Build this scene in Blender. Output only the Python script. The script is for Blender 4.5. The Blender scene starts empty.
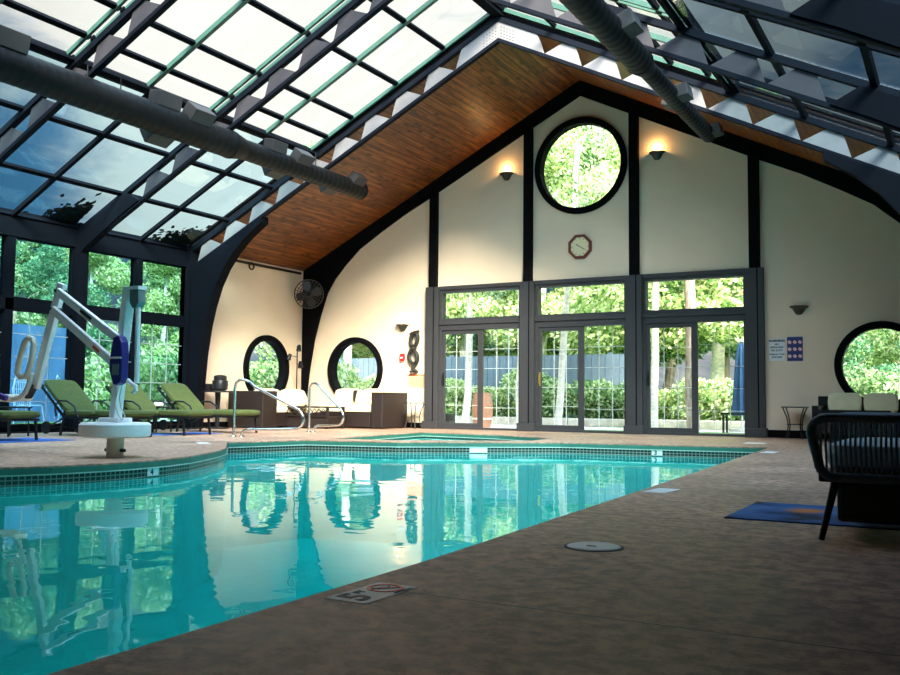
import bpy, math, random
from mathutils import Vector, Matrix
from mathutils.geometry import tessellate_polygon

SC = bpy.context.scene
COL = SC.collection
PI = math.pi
sin, cos = math.sin, math.cos

# ------------------------------------------------------------------ camera, sky, sun, exposure
CAM_F, YAW, PITCH, ROLL, CH = 917.90, math.radians(29.2208), math.radians(3.9421), math.radians(0.5521), 0.60466
_F = Vector((-sin(YAW) * cos(PITCH), cos(YAW) * cos(PITCH), sin(PITCH)))
_R = Vector((cos(YAW), sin(YAW), 0.0))
_U = _R.cross(_F)
_R2 = _R * cos(ROLL) + _U * sin(ROLL)
_U2 = _U * cos(ROLL) - _R * sin(ROLL)
cd = bpy.data.cameras.new('camera')
cam = bpy.data.objects.new('camera', cd)
COL.objects.link(cam)
cd.sensor_width = 36.0
cd.lens = CAM_F * 36.0 / 900.0
cd.clip_start = 0.02
cd.clip_end = 500
_m = Matrix((_R2, _U2, -_F)).transposed().to_4x4()
_m.translation = Vector((0, 0, CH))
cam.matrix_world = _m
SC.camera = cam

vs = SC.view_settings
vs.view_transform = 'Standard'
vs.look = 'None'
vs.gamma = 1.0
vs.use_curve_mapping = False
vs.exposure = 1.08
SC.cycles.max_bounces = 10
SC.cycles.transparent_max_bounces = 16
SC.cycles.caustics_reflective = False
SC.cycles.caustics_refractive = False
SC.cycles.sample_clamp_indirect = 4.0

SUN_STRENGTH = 13.5
SUN_DIR = Vector((-0.66, 0.72, -0.66))      # the way the hazy sunlight travels
sl = bpy.data.lights.new('sun', 'SUN')
so = bpy.data.objects.new('sun', sl)
COL.objects.link(so)
sl.energy = SUN_STRENGTH
sl.angle = math.radians(22)
sl.color = (1.0, 0.90, 0.76)
so.location = (6, -8, 14)
so.rotation_euler = SUN_DIR.to_track_quat('-Z', 'Y').to_euler()


class NT:
    """small helper to wire shader nodes"""
    def __init__(s, tree):
        s.t = tree
        s.t.nodes.clear()

    def n(s, typ, **kw):
        nd = s.t.nodes.new(typ)
        for k, v in kw.items():
            if k.startswith('i_'):
                key = k[2:]
                key = int(key) if key.isdigit() else key.replace('_', ' ')
                nd.inputs[key].default_value = v
            else:
                setattr(nd, k, v)
        return nd

    def l(s, a, b):
        s.t.links.new(a, b)

    def math(s, op, a, b=None, c=None):
        nd = s.n('ShaderNodeMath', operation=op)
        for i, v in enumerate((a, b, c)):
            if v is None:
                continue
            if isinstance(v, (int, float)):
                nd.inputs[i].default_value = v
            else:
                s.l(v, nd.inputs[i])
        return nd.outputs[0]

    def mix(s, fac, a, b, blend='MIX'):
        nd = s.n('ShaderNodeMix', data_type='RGBA', blend_type=blend)
        for i, v in ((0, fac), (6, a), (7, b)):
            if isinstance(v, (int, float)):
                nd.inputs[i].default_value = v
            elif isinstance(v, tuple):
                nd.inputs[i].default_value = v if len(v) == 4 else v + (1,)
            else:
                s.l(v, nd.inputs[i])
        return nd.outputs[2]

    def ramp(s, fac, stops):
        nd = s.n('ShaderNodeValToRGB')
        el = nd.color_ramp.elements
        while len(el) < len(stops):
            el.new(0.5)
        for e, (p, c) in zip(el, stops):
            e.position = p
            e.color = c if len(c) == 4 else tuple(c) + (1,)
        s.l(fac, nd.inputs[0])
        return nd.outputs[0]

    def smooth(s, v, lo, hi, a=0.0, b=1.0):
        nd = s.n('ShaderNodeMapRange', interpolation_type='SMOOTHSTEP')
        nd.inputs[1].default_value = lo
        nd.inputs[2].default_value = hi
        nd.inputs[3].default_value = a
        nd.inputs[4].default_value = b
        s.l(v, nd.inputs[0])
        return nd.outputs[0]


# sky: clouds that open to blue away from a bright hazy patch above the far left trees
w = bpy.data.worlds.new('sky')
SC.world = w
w.use_nodes = True
k = NT(w.node_tree)
tc = k.n('ShaderNodeTexCoord')
glow = k.n('ShaderNodeVectorMath', operation='DOT_PRODUCT')
gd = Vector((-0.62, 0.86, 0.46)).normalized()
k.l(tc.outputs['Generated'], glow.inputs[0])
glow.inputs[1].default_value = gd
mp = k.n('ShaderNodeMapping')
mp.inputs['Scale'].default_value = (1.0, 1.0, 2.2)
k.l(tc.outputs['Generated'], mp.inputs[0])
nz = k.n('ShaderNodeTexNoise', i_Scale=3.4, i_Detail=7.0, i_Roughness=0.58, i_Distortion=0.3)
k.l(mp.outputs[0], nz.inputs['Vector'])
g = k.smooth(glow.outputs['Value'], 0.90, 0.99)
cl = k.math('ADD', nz.outputs['Fac'], k.math('MULTIPLY', g, 0.20))
cf = k.smooth(cl, 0.43, 0.64)
skyc = k.mix(cf, (0.10, 0.27, 0.48), (1.0, 0.965, 0.92))
strength = k.math('ADD', k.math('MULTIPLY', g, 0.34), 0.34)
bg = k.n('ShaderNodeBackground')
k.l(skyc, bg.inputs[0])
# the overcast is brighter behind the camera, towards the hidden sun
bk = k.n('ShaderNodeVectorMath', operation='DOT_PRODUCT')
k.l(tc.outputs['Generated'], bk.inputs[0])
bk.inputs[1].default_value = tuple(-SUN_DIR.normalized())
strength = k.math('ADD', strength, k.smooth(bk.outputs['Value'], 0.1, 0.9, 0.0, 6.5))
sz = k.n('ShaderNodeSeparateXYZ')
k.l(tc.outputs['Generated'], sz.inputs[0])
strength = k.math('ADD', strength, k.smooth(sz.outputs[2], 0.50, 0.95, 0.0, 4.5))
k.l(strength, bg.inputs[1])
k.l(bg.outputs[0], k.n('ShaderNodeOutputWorld').inputs[0])

# ------------------------------------------------------------------ materials
MATS = {}


def newmat(name):
    m = bpy.data.materials.new(name)
    m.use_nodes = True
    MATS[name] = m
    return m, NT(m.node_tree)


def finish(k, sh, disp=None):
    o = k.n('ShaderNodeOutputMaterial')
    k.l(sh, o.inputs['Surface'])


def plain(name, c, rough=0.5, metal=0.0, var=0.12, scale=8.0, bump=0.0, bscale=60.0, spec=0.5, stretch=(1, 1, 1)):
    m, k = newmat(name)
    tc = k.n('ShaderNodeTexCoord')
    mp = k.n('ShaderNodeMapping')
    mp.inputs['Scale'].default_value = stretch
    k.l(tc.outputs['Object'], mp.inputs[0])
    nz = k.n('ShaderNodeTexNoise', i_Scale=scale, i_Detail=5.0, i_Roughness=0.6)
    k.l(mp.outputs[0], nz.inputs['Vector'])
    lo = tuple(max(0, x * (1 - var)) for x in c)
    hi = tuple(min(1, x * (1 + var)) for x in c)
    col = k.ramp(nz.outputs['Fac'], [(0.3, lo), (0.7, hi)])
    b = k.n('ShaderNodeBsdfPrincipled')
    k.l(col, b.inputs['Base Color'])
    b.inputs['Roughness'].default_value = rough
    b.inputs['Metallic'].default_value = metal
    b.inputs['Specular IOR Level'].default_value = spec
    if bump:
        n2 = k.n('ShaderNodeTexNoise', i_Scale=bscale, i_Detail=4.0)
        k.l(mp.outputs[0], n2.inputs['Vector'])
        bp = k.n('ShaderNodeBump', i_Strength=bump, i_Distance=0.01)
        k.l(n2.outputs['Fac'], bp.inputs['Height'])
        k.l(bp.outputs[0], b.inputs['Normal'])
    finish(k, b.outputs[0])
    return m


plain('plaster', (0.92, 0.745, 0.545), 0.85, var=0.03, scale=1.5, bump=0.15, bscale=90)
plain('black_timber', (0.005, 0.005, 0.006), 0.75, var=0.3, scale=6, spec=0.04)
plain('charcoal_frame', (0.038, 0.038, 0.041), 0.5, var=0.08)
plain('dark_frame', (0.004, 0.005, 0.008), 0.8, spec=0.06, var=0.1)
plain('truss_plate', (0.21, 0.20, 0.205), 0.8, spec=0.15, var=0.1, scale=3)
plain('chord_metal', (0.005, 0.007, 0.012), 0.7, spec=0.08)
plain('truss_plate_backlit', (0.055, 0.052, 0.06), 0.8, spec=0.1, var=0.1, scale=3)  # darker copy of the plate metal, silhouette against the sky put into its colour
plain('green_edge', (0.035, 0.095, 0.07), 0.5, var=0.15)
plain('duct_metal', (0.005, 0.0055, 0.006), 0.5, spec=0.15, var=0.25, scale=5)
plain('outlet_metal', (0.035, 0.033, 0.033), 0.6, 0.0, var=0.1)
plain('steel', (0.75, 0.74, 0.70), 0.16, 1.0, var=0.03)
plain('white_paint', (0.86, 0.90, 0.90), 0.4, var=0.05)
plain('lift_cream', (0.78, 0.72, 0.58), 0.5, var=0.1)
plain('purple_cloth', (0.07, 0.045, 0.30), 0.7, var=0.2)
plain('navy_plastic', (0.03, 0.025, 0.20), 0.4)
plain('grey_plastic', (0.16, 0.22, 0.22), 0.5)
plain('olive_fabric', (0.075, 0.10, 0.022), 0.9, var=0.15, scale=14, bump=0.2, bscale=300)
plain('cream_fabric', (0.90, 0.80, 0.52), 0.9, var=0.05, bump=0.15, bscale=40)
plain('blue_grey_fabric', (0.55, 0.68, 0.78), 0.9, var=0.06)
plain('black_metal', (0.012, 0.012, 0.013), 0.4, 0.3)
plain('bronze', (0.06, 0.06, 0.05), 0.45, 0.6)
plain('pot_black', (0.015, 0.015, 0.016), 0.35)
plain('brass', (0.75, 0.52, 0.12), 0.3, 0.9)
plain('white_plastic', (0.90, 0.90, 0.88), 0.5, var=0.04)
plain('sign_blue', (0.03, 0.05, 0.22), 0.5)
plain('red_plastic', (0.70, 0.02, 0.02), 0.4)
plain('ink', (0.015, 0.015, 0.015), 0.6)
plain('orange_paper', (0.85, 0.50, 0.28), 0.8, var=0.08, scale=14)
plain('orange_ink', (0.72, 0.12, 0.05), 0.8)
plain('clock_wood', (0.20, 0.035, 0.012), 0.4, var=0.2)
plain('clock_face', (0.97, 0.86, 0.52), 0.6, var=0.03)
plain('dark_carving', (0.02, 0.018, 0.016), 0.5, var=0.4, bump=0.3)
plain('concrete_bright', (0.78, 0.74, 0.70), 0.9, var=0.08, scale=2)
plain('stone', (0.60, 0.55, 0.48), 0.9, var=0.3, scale=5, bump=0.5, bscale=12)
plain('grass', (0.14, 0.26, 0.05), 0.95, var=0.5, scale=6)
plain('bar_grey', (0.34, 0.40, 0.42), 0.5)
plain('screen_blue', (0.035, 0.10, 0.21), 0.8, var=0.2, scale=2)
plain('fence_blue', (0.11, 0.16, 0.21), 0.8, var=0.15, scale=3)
plain('bark', (0.42, 0.33, 0.26), 0.95, var=0.55, scale=5, bump=0.6, bscale=20, stretch=(3, 3, 0.6))
plain('pale_bark', (0.80, 0.74, 0.66), 0.9, var=0.3, scale=4, stretch=(2, 2, 4))
plain('lace_white', (0.85, 0.87, 0.90), 0.5)
plain('blue_towel', (0.03, 0.12, 0.42), 0.95, var=0.4, scale=7)
plain('rope_grey', (0.17, 0.19, 0.22), 0.8, var=0.3, scale=60)
plain('tube_blue_grey', (0.10, 0.13, 0.17), 0.5)
plain('terracotta', (0.45, 0.22, 0.14), 0.8)
plain('dark_litter', (0.02, 0.018, 0.012), 0.95)


def wicker():
    m, k = newmat('wicker')
    tc = k.n('ShaderNodeTexCoord')
    wv = k.n('ShaderNodeTexWave', wave_type='BANDS', bands_direction='Z', i_Scale=14.0, i_Distortion=1.5, i_Detail=2.0)
    wv.inputs['Detail Scale'].default_value = 6.0
    k.l(tc.outputs['Object'], wv.inputs['Vector'])
    wx = k.n('ShaderNodeTexWave', wave_type='BANDS', bands_direction='DIAGONAL', i_Scale=16.0, i_Distortion=0.5)
    k.l(tc.outputs['Object'], wx.inputs['Vector'])
    f = k.math('MULTIPLY', wv.outputs['Fac'], wx.outputs['Fac'])
    c = k.mix(f, (0.006, 0.003, 0.0025), (0.034, 0.016, 0.012))
    b = k.n('ShaderNodeBsdfPrincipled', i_Roughness=0.55)
    k.l(c, b.inputs['Base Color'])
    bp = k.n('ShaderNodeBump', i_Strength=0.5, i_Distance=0.01)
    k.l(f, bp.inputs['Height'])
    k.l(bp.outputs[0], b.inputs['Normal'])
    finish(k, b.outputs[0])


wicker()


def pine():
    """knotty boards laid along the length of the room"""
    m, k = newmat('pine_boards')
    tc = k.n('ShaderNodeTexCoord')
    sep = k.n('ShaderNodeSeparateXYZ')
    k.l(tc.outputs['Object'], sep.inputs[0])
    u = k.math('MULTIPLY', sep.outputs[0], 1.118 / 0.14)
    cell = k.math('FLOOR', u)
    fr = k.math('FRACT', u)
    seam = k.math('LESS_THAN', k.math('ABSOLUTE', k.math('SUBTRACT', fr, 0.5)), 0.45)
    wn = k.n('ShaderNodeTexWhiteNoise', noise_dimensions='1D')
    k.l(cell, wn.inputs['W'])
    mp = k.n('ShaderNodeCombineXYZ')
    k.l(k.math('MULTIPLY', sep.outputs[0], 9.0), mp.inputs[0])
    k.l(k.math('ADD', k.math('MULTIPLY', sep.outputs[1], 0.55), k.math('MULTIPLY', wn.outputs['Value'], 40)), mp.inputs[1])
    nz = k.n('ShaderNodeTexNoise', i_Scale=1.6, i_Detail=6.0, i_Roughness=0.65)
    k.l(mp.outputs[0], nz.inputs['Vector'])
    mp2 = k.n('ShaderNodeCombineXYZ')
    k.l(k.math('MULTIPLY', sep.outputs[0], 7.0), mp2.inputs[0])
    k.l(k.math('ADD', k.math('MULTIPLY', sep.outputs[1], 3.2), k.math('MULTIPLY', wn.outputs['Value'], 17)), mp2.inputs[1])
    vo = k.n('ShaderNodeTexVoronoi', i_Scale=1.0)
    k.l(mp2.outputs[0], vo.inputs['Vector'])
    knot = k.smooth(vo.outputs['Distance'], 0.12, 0.42, 1.0, 0.0)
    base = k.ramp(nz.outputs['Fac'], [(0.36, (0.045, 0.010, 0.003)), (0.50, (0.21, 0.055, 0.010)), (0.66, (0.42, 0.145, 0.03))])
    c = k.mix(k.math('MULTIPLY', wn.outputs['Value'], 0.55), base, (0.14, 0.04, 0.010))
    c = k.mix(k.math('MULTIPLY', knot, 0.75), c, (0.035, 0.010, 0.004))
    c = k.mix(seam, (0.025, 0.008, 0.003), c)
    b = k.n('ShaderNodeBsdfPrincipled', i_Roughness=0.45)
    k.l(c, b.inputs['Base Color'])
    finish(k, b.outputs[0])


pine()


def deck():
    m, k = newmat('deck_concrete')
    tc = k.n('ShaderNodeTexCoord')
    n1 = k.n('ShaderNodeTexNoise', i_Scale=1.1, i_Detail=8.0, i_Roughness=0.62)
    k.l(tc.outputs['Object'], n1.inputs['Vector'])
    n2 = k.n('ShaderNodeTexNoise', i_Scale=13.0, i_Detail=8.0, i_Roughness=0.75)
    k.l(tc.outputs['Object'], n2.inputs['Vector'])
    n3 = k.n('ShaderNodeTexVoronoi', i_Scale=9.0)
    n3.feature = 'DISTANCE_TO_EDGE'
    k.l(tc.outputs['Object'], n3.inputs['Vector'])
    c = k.ramp(n1.outputs['Fac'], [(0.32, (0.42, 0.23, 0.155)), (0.68, (0.76, 0.47, 0.32))])
    sp = k.smooth(n2.outputs['Fac'], 0.40, 0.60)
    c = k.mix(sp, k.mix(0.6, c, (0.06, 0.045, 0.036)), c)
    sep = k.n('ShaderNodeSeparateXYZ')
    k.l(tc.outputs['Object'], sep.inputs[0])
    jt = k.math('LESS_THAN', k.math('ABSOLUTE', k.math('SUBTRACT', k.math('FRACT', k.math('DIVIDE', k.math('ADD', sep.outputs[1], 7.84 - 2.45 * 0.0), 2.30)), 0.5)), 0.0022)
    c = k.mix(jt, c, (0.02, 0.015, 0.012))
    b = k.n('ShaderNodeBsdfPrincipled')
    k.l(c, b.inputs['Base Color'])
    k.l(k.smooth(n1.outputs['Fac'], 0.3, 0.7, 0.42, 0.62), b.inputs['Roughness'])
    b.inputs['Specular IOR Level'].default_value = 0.35
    bp = k.n('ShaderNodeBump', i_Strength=0.55, i_Distance=0.006)
    k.l(k.math('ADD', n2.outputs['Fac'], k.math('MULTIPLY', n3.outputs['Distance'], 0.8)), bp.inputs['Height'])
    k.l(bp.outputs[0], b.inputs['Normal'])
    finish(k, b.outputs[0])


deck()


def tile():
    m, k = newmat('pool_tile')
    uv = k.n('ShaderNodeTexCoord')
    br = k.n('ShaderNodeTexBrick', offset=0.0, squash=1.0)
    br.inputs['Scale'].default_value = 1.0
    br.inputs['Brick Width'].default_value = 0.052
    br.inputs['Row Height'].default_value = 0.040
    br.inputs['Mortar Size'].default_value = 0.0055
    br.inputs['Mortar Smooth'].default_value = 0.1
    br.inputs['Color1'].default_value = (0.004, 0.016, 0.015, 1)
    br.inputs['Color2'].default_value = (0.01, 0.035, 0.03, 1)
    br.inputs['Mortar'].default_value = (0.24, 0.30, 0.26, 1)
    k.l(uv.outputs['UV'], br.inputs['Vector'])
    b = k.n('ShaderNodeBsdfPrincipled', i_Roughness=0.3)
    k.l(br.outputs['Color'], b.inputs['Base Color'])
    finish(k, b.outputs[0])


tile()
plain('pool_plaster', (0.10, 0.66, 0.66), 0.7, var=0.06, scale=2)
plain('rim_lip', (0.45, 0.62, 0.52), 0.5)
plain('coping_shade_green', (0.03, 0.16, 0.115), 0.5, var=0.1)  # shade and water reflection under the deck edge, painted as dark green


def water():
    m, k = newmat('pool_water')
    tc = k.n('ShaderNodeTexCoord')
    mp = k.n('ShaderNodeMapping')
    mp.inputs['Scale'].default_value = (1.0, 1.0, 1.0)
    k.l(tc.outputs['Object'], mp.inputs[0])
    nz = k.n('ShaderNodeTexNoise', i_Scale=2.6, i_Detail=2.0, i_Roughness=0.45)
    k.l(mp.outputs[0], nz.inputs['Vector'])
    bp = k.n('ShaderNodeBump', i_Strength=0.06, i_Distance=0.05)
    k.l(nz.outputs['Fac'], bp.inputs['Height'])
    fr = k.n('ShaderNodeFresnel', i_IOR=1.17)
    k.l(bp.outputs[0], fr.inputs['Normal'])
    gl = k.n('ShaderNodeBsdfGlossy', i_Roughness=0.0)
    gl.inputs['Color'].default_value = (0.95, 1.0, 1.0, 1)
    k.l(bp.outputs[0], gl.inputs['Normal'])
    tr = k.n('ShaderNodeBsdfTransparent')
    tr.inputs['Color'].default_value = (0.24, 0.90, 0.86, 1)
    df = k.n('ShaderNodeBsdfDiffuse')
    df.inputs['Color'].default_value = (0.008, 0.66, 0.60, 1)
    body = k.n('ShaderNodeMixShader', i_0=0.4)
    k.l(tr.outputs[0], body.inputs[1])
    k.l(df.outputs[0], body.inputs[2])
    mx = k.n('ShaderNodeMixShader')
    k.l(fr.outputs[0], mx.inputs[0])
    k.l(body.outputs[0], mx.inputs[1])
    k.l(gl.outputs[0], mx.inputs[2])
    finish(k, mx.outputs[0])


water()


def glass(name, tint, refl=1.0):
    m, k = newmat(name)
    tr = k.n('ShaderNodeBsdfTransparent')
    tr.inputs['Color'].default_value = tint + (1,)
    gl = k.n('ShaderNodeBsdfGlossy', i_Roughness=0.02)
    lw = k.n('ShaderNodeFresnel', i_IOR=1.45)
    geo = k.n('ShaderNodeNewGeometry')
    # a thin pane reflects alike from either side
    f = k.math('MULTIPLY', k.math('MINIMUM', lw.outputs[0], 0.6), refl)
    f = k.mix(geo.outputs['Backfacing'], f, (0.08, 0.08, 0.08))
    mx = k.n('ShaderNodeMixShader')
    k.l(f, mx.inputs[0])
    k.l(tr.outputs[0], mx.inputs[1])
    k.l(gl.outputs[0], mx.inputs[2])
    finish(k, mx.outputs[0])


glass('clear_glass', (0.94, 0.96, 0.95))
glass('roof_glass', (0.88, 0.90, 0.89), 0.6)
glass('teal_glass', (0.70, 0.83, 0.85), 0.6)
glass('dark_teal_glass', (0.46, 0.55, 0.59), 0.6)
glass('side_glass', (0.46, 0.64, 0.68), 1.0)


def leaf(name, c1, c2, c3):
    m, k = newmat(name)
    at_ = k.n('ShaderNodeAttribute', attribute_name='tint')
    c = k.ramp(at_.outputs['Fac'], [(0.0, c1), (0.5, c2), (1.0, c3)])
    df = k.n('ShaderNodeBsdfDiffuse')
    tl = k.n('ShaderNodeBsdfTranslucent')
    k.l(c, df.inputs[0])
    k.l(c, tl.inputs[0])
    mx = k.n('ShaderNodeMixShader', i_0=0.42)
    k.l(df.outputs[0], mx.inputs[1])
    k.l(tl.outputs[0], mx.inputs[2])
    finish(k, mx.outputs[0])


leaf('leaf_bright', (0.09, 0.22, 0.06), (0.46, 0.60, 0.22), (0.92, 0.94, 0.62))
leaf('leaf_mid', (0.05, 0.15, 0.05), (0.26, 0.43, 0.17), (0.72, 0.80, 0.50))
leaf('leaf_cool', (0.03, 0.12, 0.06), (0.12, 0.30, 0.15), (0.35, 0.55, 0.32))


def emis(name, c, s):
    m, k = newmat(name)
    e = k.n('ShaderNodeEmission', i_Strength=s)
    e.inputs[0].default_value = c + (1,)
    finish(k, e.outputs[0])


emis('added_lens_glow', (0.8, 1.0, 0.95), 2.0)
POOL_W = 8.0  # power of each added underwater lamp
emis('lamp_glow', (1.0, 0.62, 0.25), 6.0)


def mat_rug():
    m, k = newmat('rug_print')
    tc = k.n('ShaderNodeTexCoord')
    n1 = k.n('ShaderNodeTexNoise', i_Scale=2.6, i_Detail=3.0)
    k.l(tc.outputs['Object'], n1.inputs['Vector'])
    c = k.ramp(n1.outputs['Fac'], [(0.38, (0.02, 0.03, 0.06)), (0.48, (0.03, 0.10, 0.30)), (0.62, (0.06, 0.18, 0.42)), (0.75, (0.10, 0.12, 0.16))])
    vd = k.n('ShaderNodeVectorMath', operation='DISTANCE')
    k.l(tc.outputs['Object'], vd.inputs[0])
    vd.inputs[1].default_value = (-0.58, 0.12, 0)
    spot = k.smooth(k.math('ADD', vd.outputs['Value'], k.math('MULTIPLY', n1.outputs['Fac'], 0.25)), 0.16, 0.30, 1, 0)
    c = k.mix(spot, c, (0.65, 0.22, 0.05))
    b = k.n('ShaderNodeBsdfPrincipled', i_Roughness=0.95)
    k.l(c, b.inputs['Base Color'])
    finish(k, b.outputs[0])


mat_rug()


def mat_lattice_glass():
    m, k = newmat('fan_mesh')
    tc = k.n('ShaderNodeTexCoord')
    b = k.n('ShaderNodeBsdfPrincipled', i_Roughness=0.4, i_Metallic=0.5)
    b.inputs['Base Color'].default_value = (0.06, 0.06, 0.06, 1)
    nz = k.n('ShaderNodeTexNoise', i_Scale=20.0)
    k.l(tc.outputs['Object'], nz.inputs['Vector'])
    finish(k, b.outputs[0])


mat_lattice_glass()


# ------------------------------------------------------------------ mesh helpers
class MB:
    def __init__(s):
        s.v, s.f, s.uv = [], [], {}

    def add(s, vs_, fs_):
        o = len(s.v)
        s.v += [Vector(x) for x in vs_]
        s.f += [tuple(i + o for i in f) for f in fs_]
        return s

    def box(s, a, b, m=None):
        x0, x1 = sorted((a[0], b[0]))
        y0, y1 = sorted((a[1], b[1]))
        z0, z1 = sorted((a[2], b[2]))
        P = [Vector(p) for p in ((x0, y0, z0), (x1, y0, z0), (x1, y1, z0), (x0, y1, z0), (x0, y0, z1), (x1, y0, z1), (x1, y1, z1), (x0, y1, z1))]
        if m is not None:
            P = [m @ p for p in P]
        return s.add(P, [(0, 3, 2, 1), (4, 5, 6, 7), (0, 1, 5, 4), (1, 2, 6, 5), (2, 3, 7, 6), (3, 0, 4, 7)])

    def bar(s, p, q, w, h, up=(0, 0, 1)):
        p, q = Vector(p), Vector(q)
        d = (q - p)
        L = d.length
        d.normalize()
        u = Vector(up)
        x = d.cross(u)
        if x.length < 1e-4:
            x = d.cross(Vector((1, 0, 0)))
        x.normalize()
        u = x.cross(d)
        P = []
        for t in (p, q):
            for a, b in ((-1, -1), (1, -1), (1, 1), (-1, 1)):
                P.append(t + x * (a * w / 2) + u * (b * h / 2))
        return s.add(P, [(0, 1, 2, 3), (7, 6, 5, 4), (0, 4, 5, 1), (1, 5, 6, 2), (2, 6, 7, 3), (3, 7, 4, 0)])

    def tube(s, path, r, n=10, closed=False, caps=True):
        pts = [Vector(p) for p in path]
        N = len(pts)
        rs = r if isinstance(r, (list, tuple)) else [r] * N
        T = []
        for i in range(N):
            if closed:
                d = pts[(i + 1) % N] - pts[i - 1]
            else:
                d = pts[min(i + 1, N - 1)] - pts[max(i - 1, 0)]
            T.append(d.normalized())
        ref = Vector((0, 0, 1)) if abs(T[0].z) < 0.9 else Vector((1, 0, 0))
        x = T[0].cross(ref).normalized()
        V = []
        for i in range(N):
            x = (x - T[i] * x.dot(T[i])).normalized()
            y = T[i].cross(x)
            for j in range(n):
                a = 2 * PI * j / n
                V.append(pts[i] + (x * cos(a) + y * sin(a)) * rs[i])
        Fs = []
        for i in range(N if closed else N - 1):
            i2 = (i + 1) % N
            for j in range(n):
                j2 = (j + 1) % n
                Fs.append((i * n + j, i * n + j2, i2 * n + j2, i2 * n + j))
        if caps and not closed:
            Fs.append(tuple(range(n))[::-1])
            Fs.append(tuple((N - 1) * n + j for j in range(n)))
        return s.add(V, Fs)

    def lathe(s, prof, c=(0, 0, 0), n=24, axis='Z', m=None):
        V = []
        for (r, z) in prof:
            for j in range(n):
                a = 2 * PI * j / n
                p = Vector((r * cos(a), r * sin(a), z))
                if axis == 'Y':
                    p = Vector((p.x, p.z, p.y))
                if m is not None:
                    p = m @ p
                V.append(p + Vector(c))
        Fs = []
        K = len(prof)
        for i in range(K - 1):
            for j in range(n):
                j2 = (j + 1) % n
                Fs.append((i * n + j, i * n + j2, (i + 1) * n + j2, (i + 1) * n + j))
        Fs.append(tuple(range(n))[::-1])
        Fs.append(tuple((K - 1) * n + j for j in range(n)))
        return s.add(V, Fs)

    def prism(s, poly, f0, f1, holes=()):
        """poly (2D) with holes, f0/f1 map (a,b) to the two faces"""
        loops = [list(poly)] + [list(h) for h in holes]
        tri = tessellate_polygon([[Vector((a, b, 0)) for a, b in lp] for lp in loops])
        flat = [p for lp in loops for p in lp]
        n = len(flat)
        V = [f0(*p) for p in flat] + [f1(*p) for p in flat]
        Fs = []
        for t in tri:
            a, b, c = t
            ar = (flat[b][0] - flat[a][0]) * (flat[c][1] - flat[a][1]) - (flat[b][1] - flat[a][1]) * (flat[c][0] - flat[a][0])
            if abs(ar) < 1e-12:
                continue
            if ar < 0:
                b, c = c, b
            Fs.append((a, c, b))
            Fs.append((a + n, b + n, c + n))
        o = 0
        for lp in loops:
            K = len(lp)
            for i in range(K):
                j = (i + 1) % K
                Fs.append((o + i, o + j, o + j + n, o + i + n))
            o += K
        return s.add(V, Fs)

    def cushion(s, a, b, r=0.04, puff=0.02, m=None, seg=4):
        """a soft box: rounded in plan and section"""
        a, b = Vector(a), Vector(b)
        c = (a + b) / 2
        h = (b - a) / 2
        h = Vector((abs(h.x), abs(h.y), abs(h.z)))
        nu = 12
        V, Fs = [], []

        def sup(t, e=0.35):
            ct, st = cos(t), sin(t)
            return (math.copysign(abs(ct) ** e, ct), math.copysign(abs(st) ** e, st))
        rows = 8
        nn = 28
        for i in range(rows + 1):
            ph = -PI / 2 + PI * i / rows
            cp, sp = sup(ph, 0.45)
            for j in range(nn):
                t = 2 * PI * j / nn
                ct, st = sup(t, 0.28)
                p = Vector((h.x * ct * cp, h.y * st * cp, h.z * sp))
                p = c + p
                if m is not None:
                    p = m @ p
                V.append(p)
        for i in range(rows):
            for j in range(nn):
                j2 = (j + 1) % nn
                Fs.append((i * nn + j, i * nn + j2, (i + 1) * nn + j2, (i + 1) * nn + j))
        return s.add(V, Fs)

    def ring_y(s, c, r_out, r_in, y0, y1, n=48):
        """a flat ring lying in the XZ plane between y0 and y1"""
        V, Fs = [], []
        for r, y in ((r_out, y0), (r_out, y1), (r_in, y1), (r_in, y0)):
            for j in range(n):
                a = 2 * PI * j / n
                V.append(Vector((c[0] + r * cos(a), y, c[1] + r * sin(a))))
        for q in range(4):
            q2 = (q + 1) % 4
            for j in range(n):
                j2 = (j + 1) % n
                Fs.append((q * n + j, q * n + j2, q2 * n + j2, q2 * n + j))
        return s.add(V, Fs)


def link_mesh(name, mb, mat, smooth=False, bevel=0.0):
    me = bpy.data.meshes.new(name)
    me.from_pydata([tuple(v) for v in mb.v], [], mb.f)
    me.validate()
    bm_fix(me)
    me.materials.append(MATS[mat])
    if smooth:
        me.polygons.foreach_set('use_smooth', [True] * len(me.polygons))
        try:
            me.set_sharp_from_angle(angle=math.radians(40))
        except Exception:
            pass
    o = bpy.data.objects.new(name, me)
    COL.objects.link(o)
    if bevel:
        b = o.modifiers.new('bevel', 'BEVEL')
        b.width = bevel
        b.segments = 2
        b.limit_method = 'ANGLE'
    return o


def bm_fix(me):
    import bmesh
    bm = bmesh.new()
    bm.from_mesh(me)
    bmesh.ops.recalc_face_normals(bm, faces=bm.faces)
    bm.to_mesh(me)
    bm.free()


def tag(o, label, cat, group=None, kind=None):
    if label:
        o['label'] = label
    if cat:
        o['category'] = cat
    if group:
        o['group'] = group
    if kind:
        o['kind'] = kind
    return o


def thing(name, label, cat, loc=(0, 0, 0), rz=0.0, group=None, kind=None):
    o = bpy.data.objects.new(name, None)
    o.empty_display_size = 0.1
    COL.objects.link(o)
    o.location = loc
    o.rotation_euler = (0, 0, rz)
    return tag(o, label, cat, group, kind)


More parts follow.
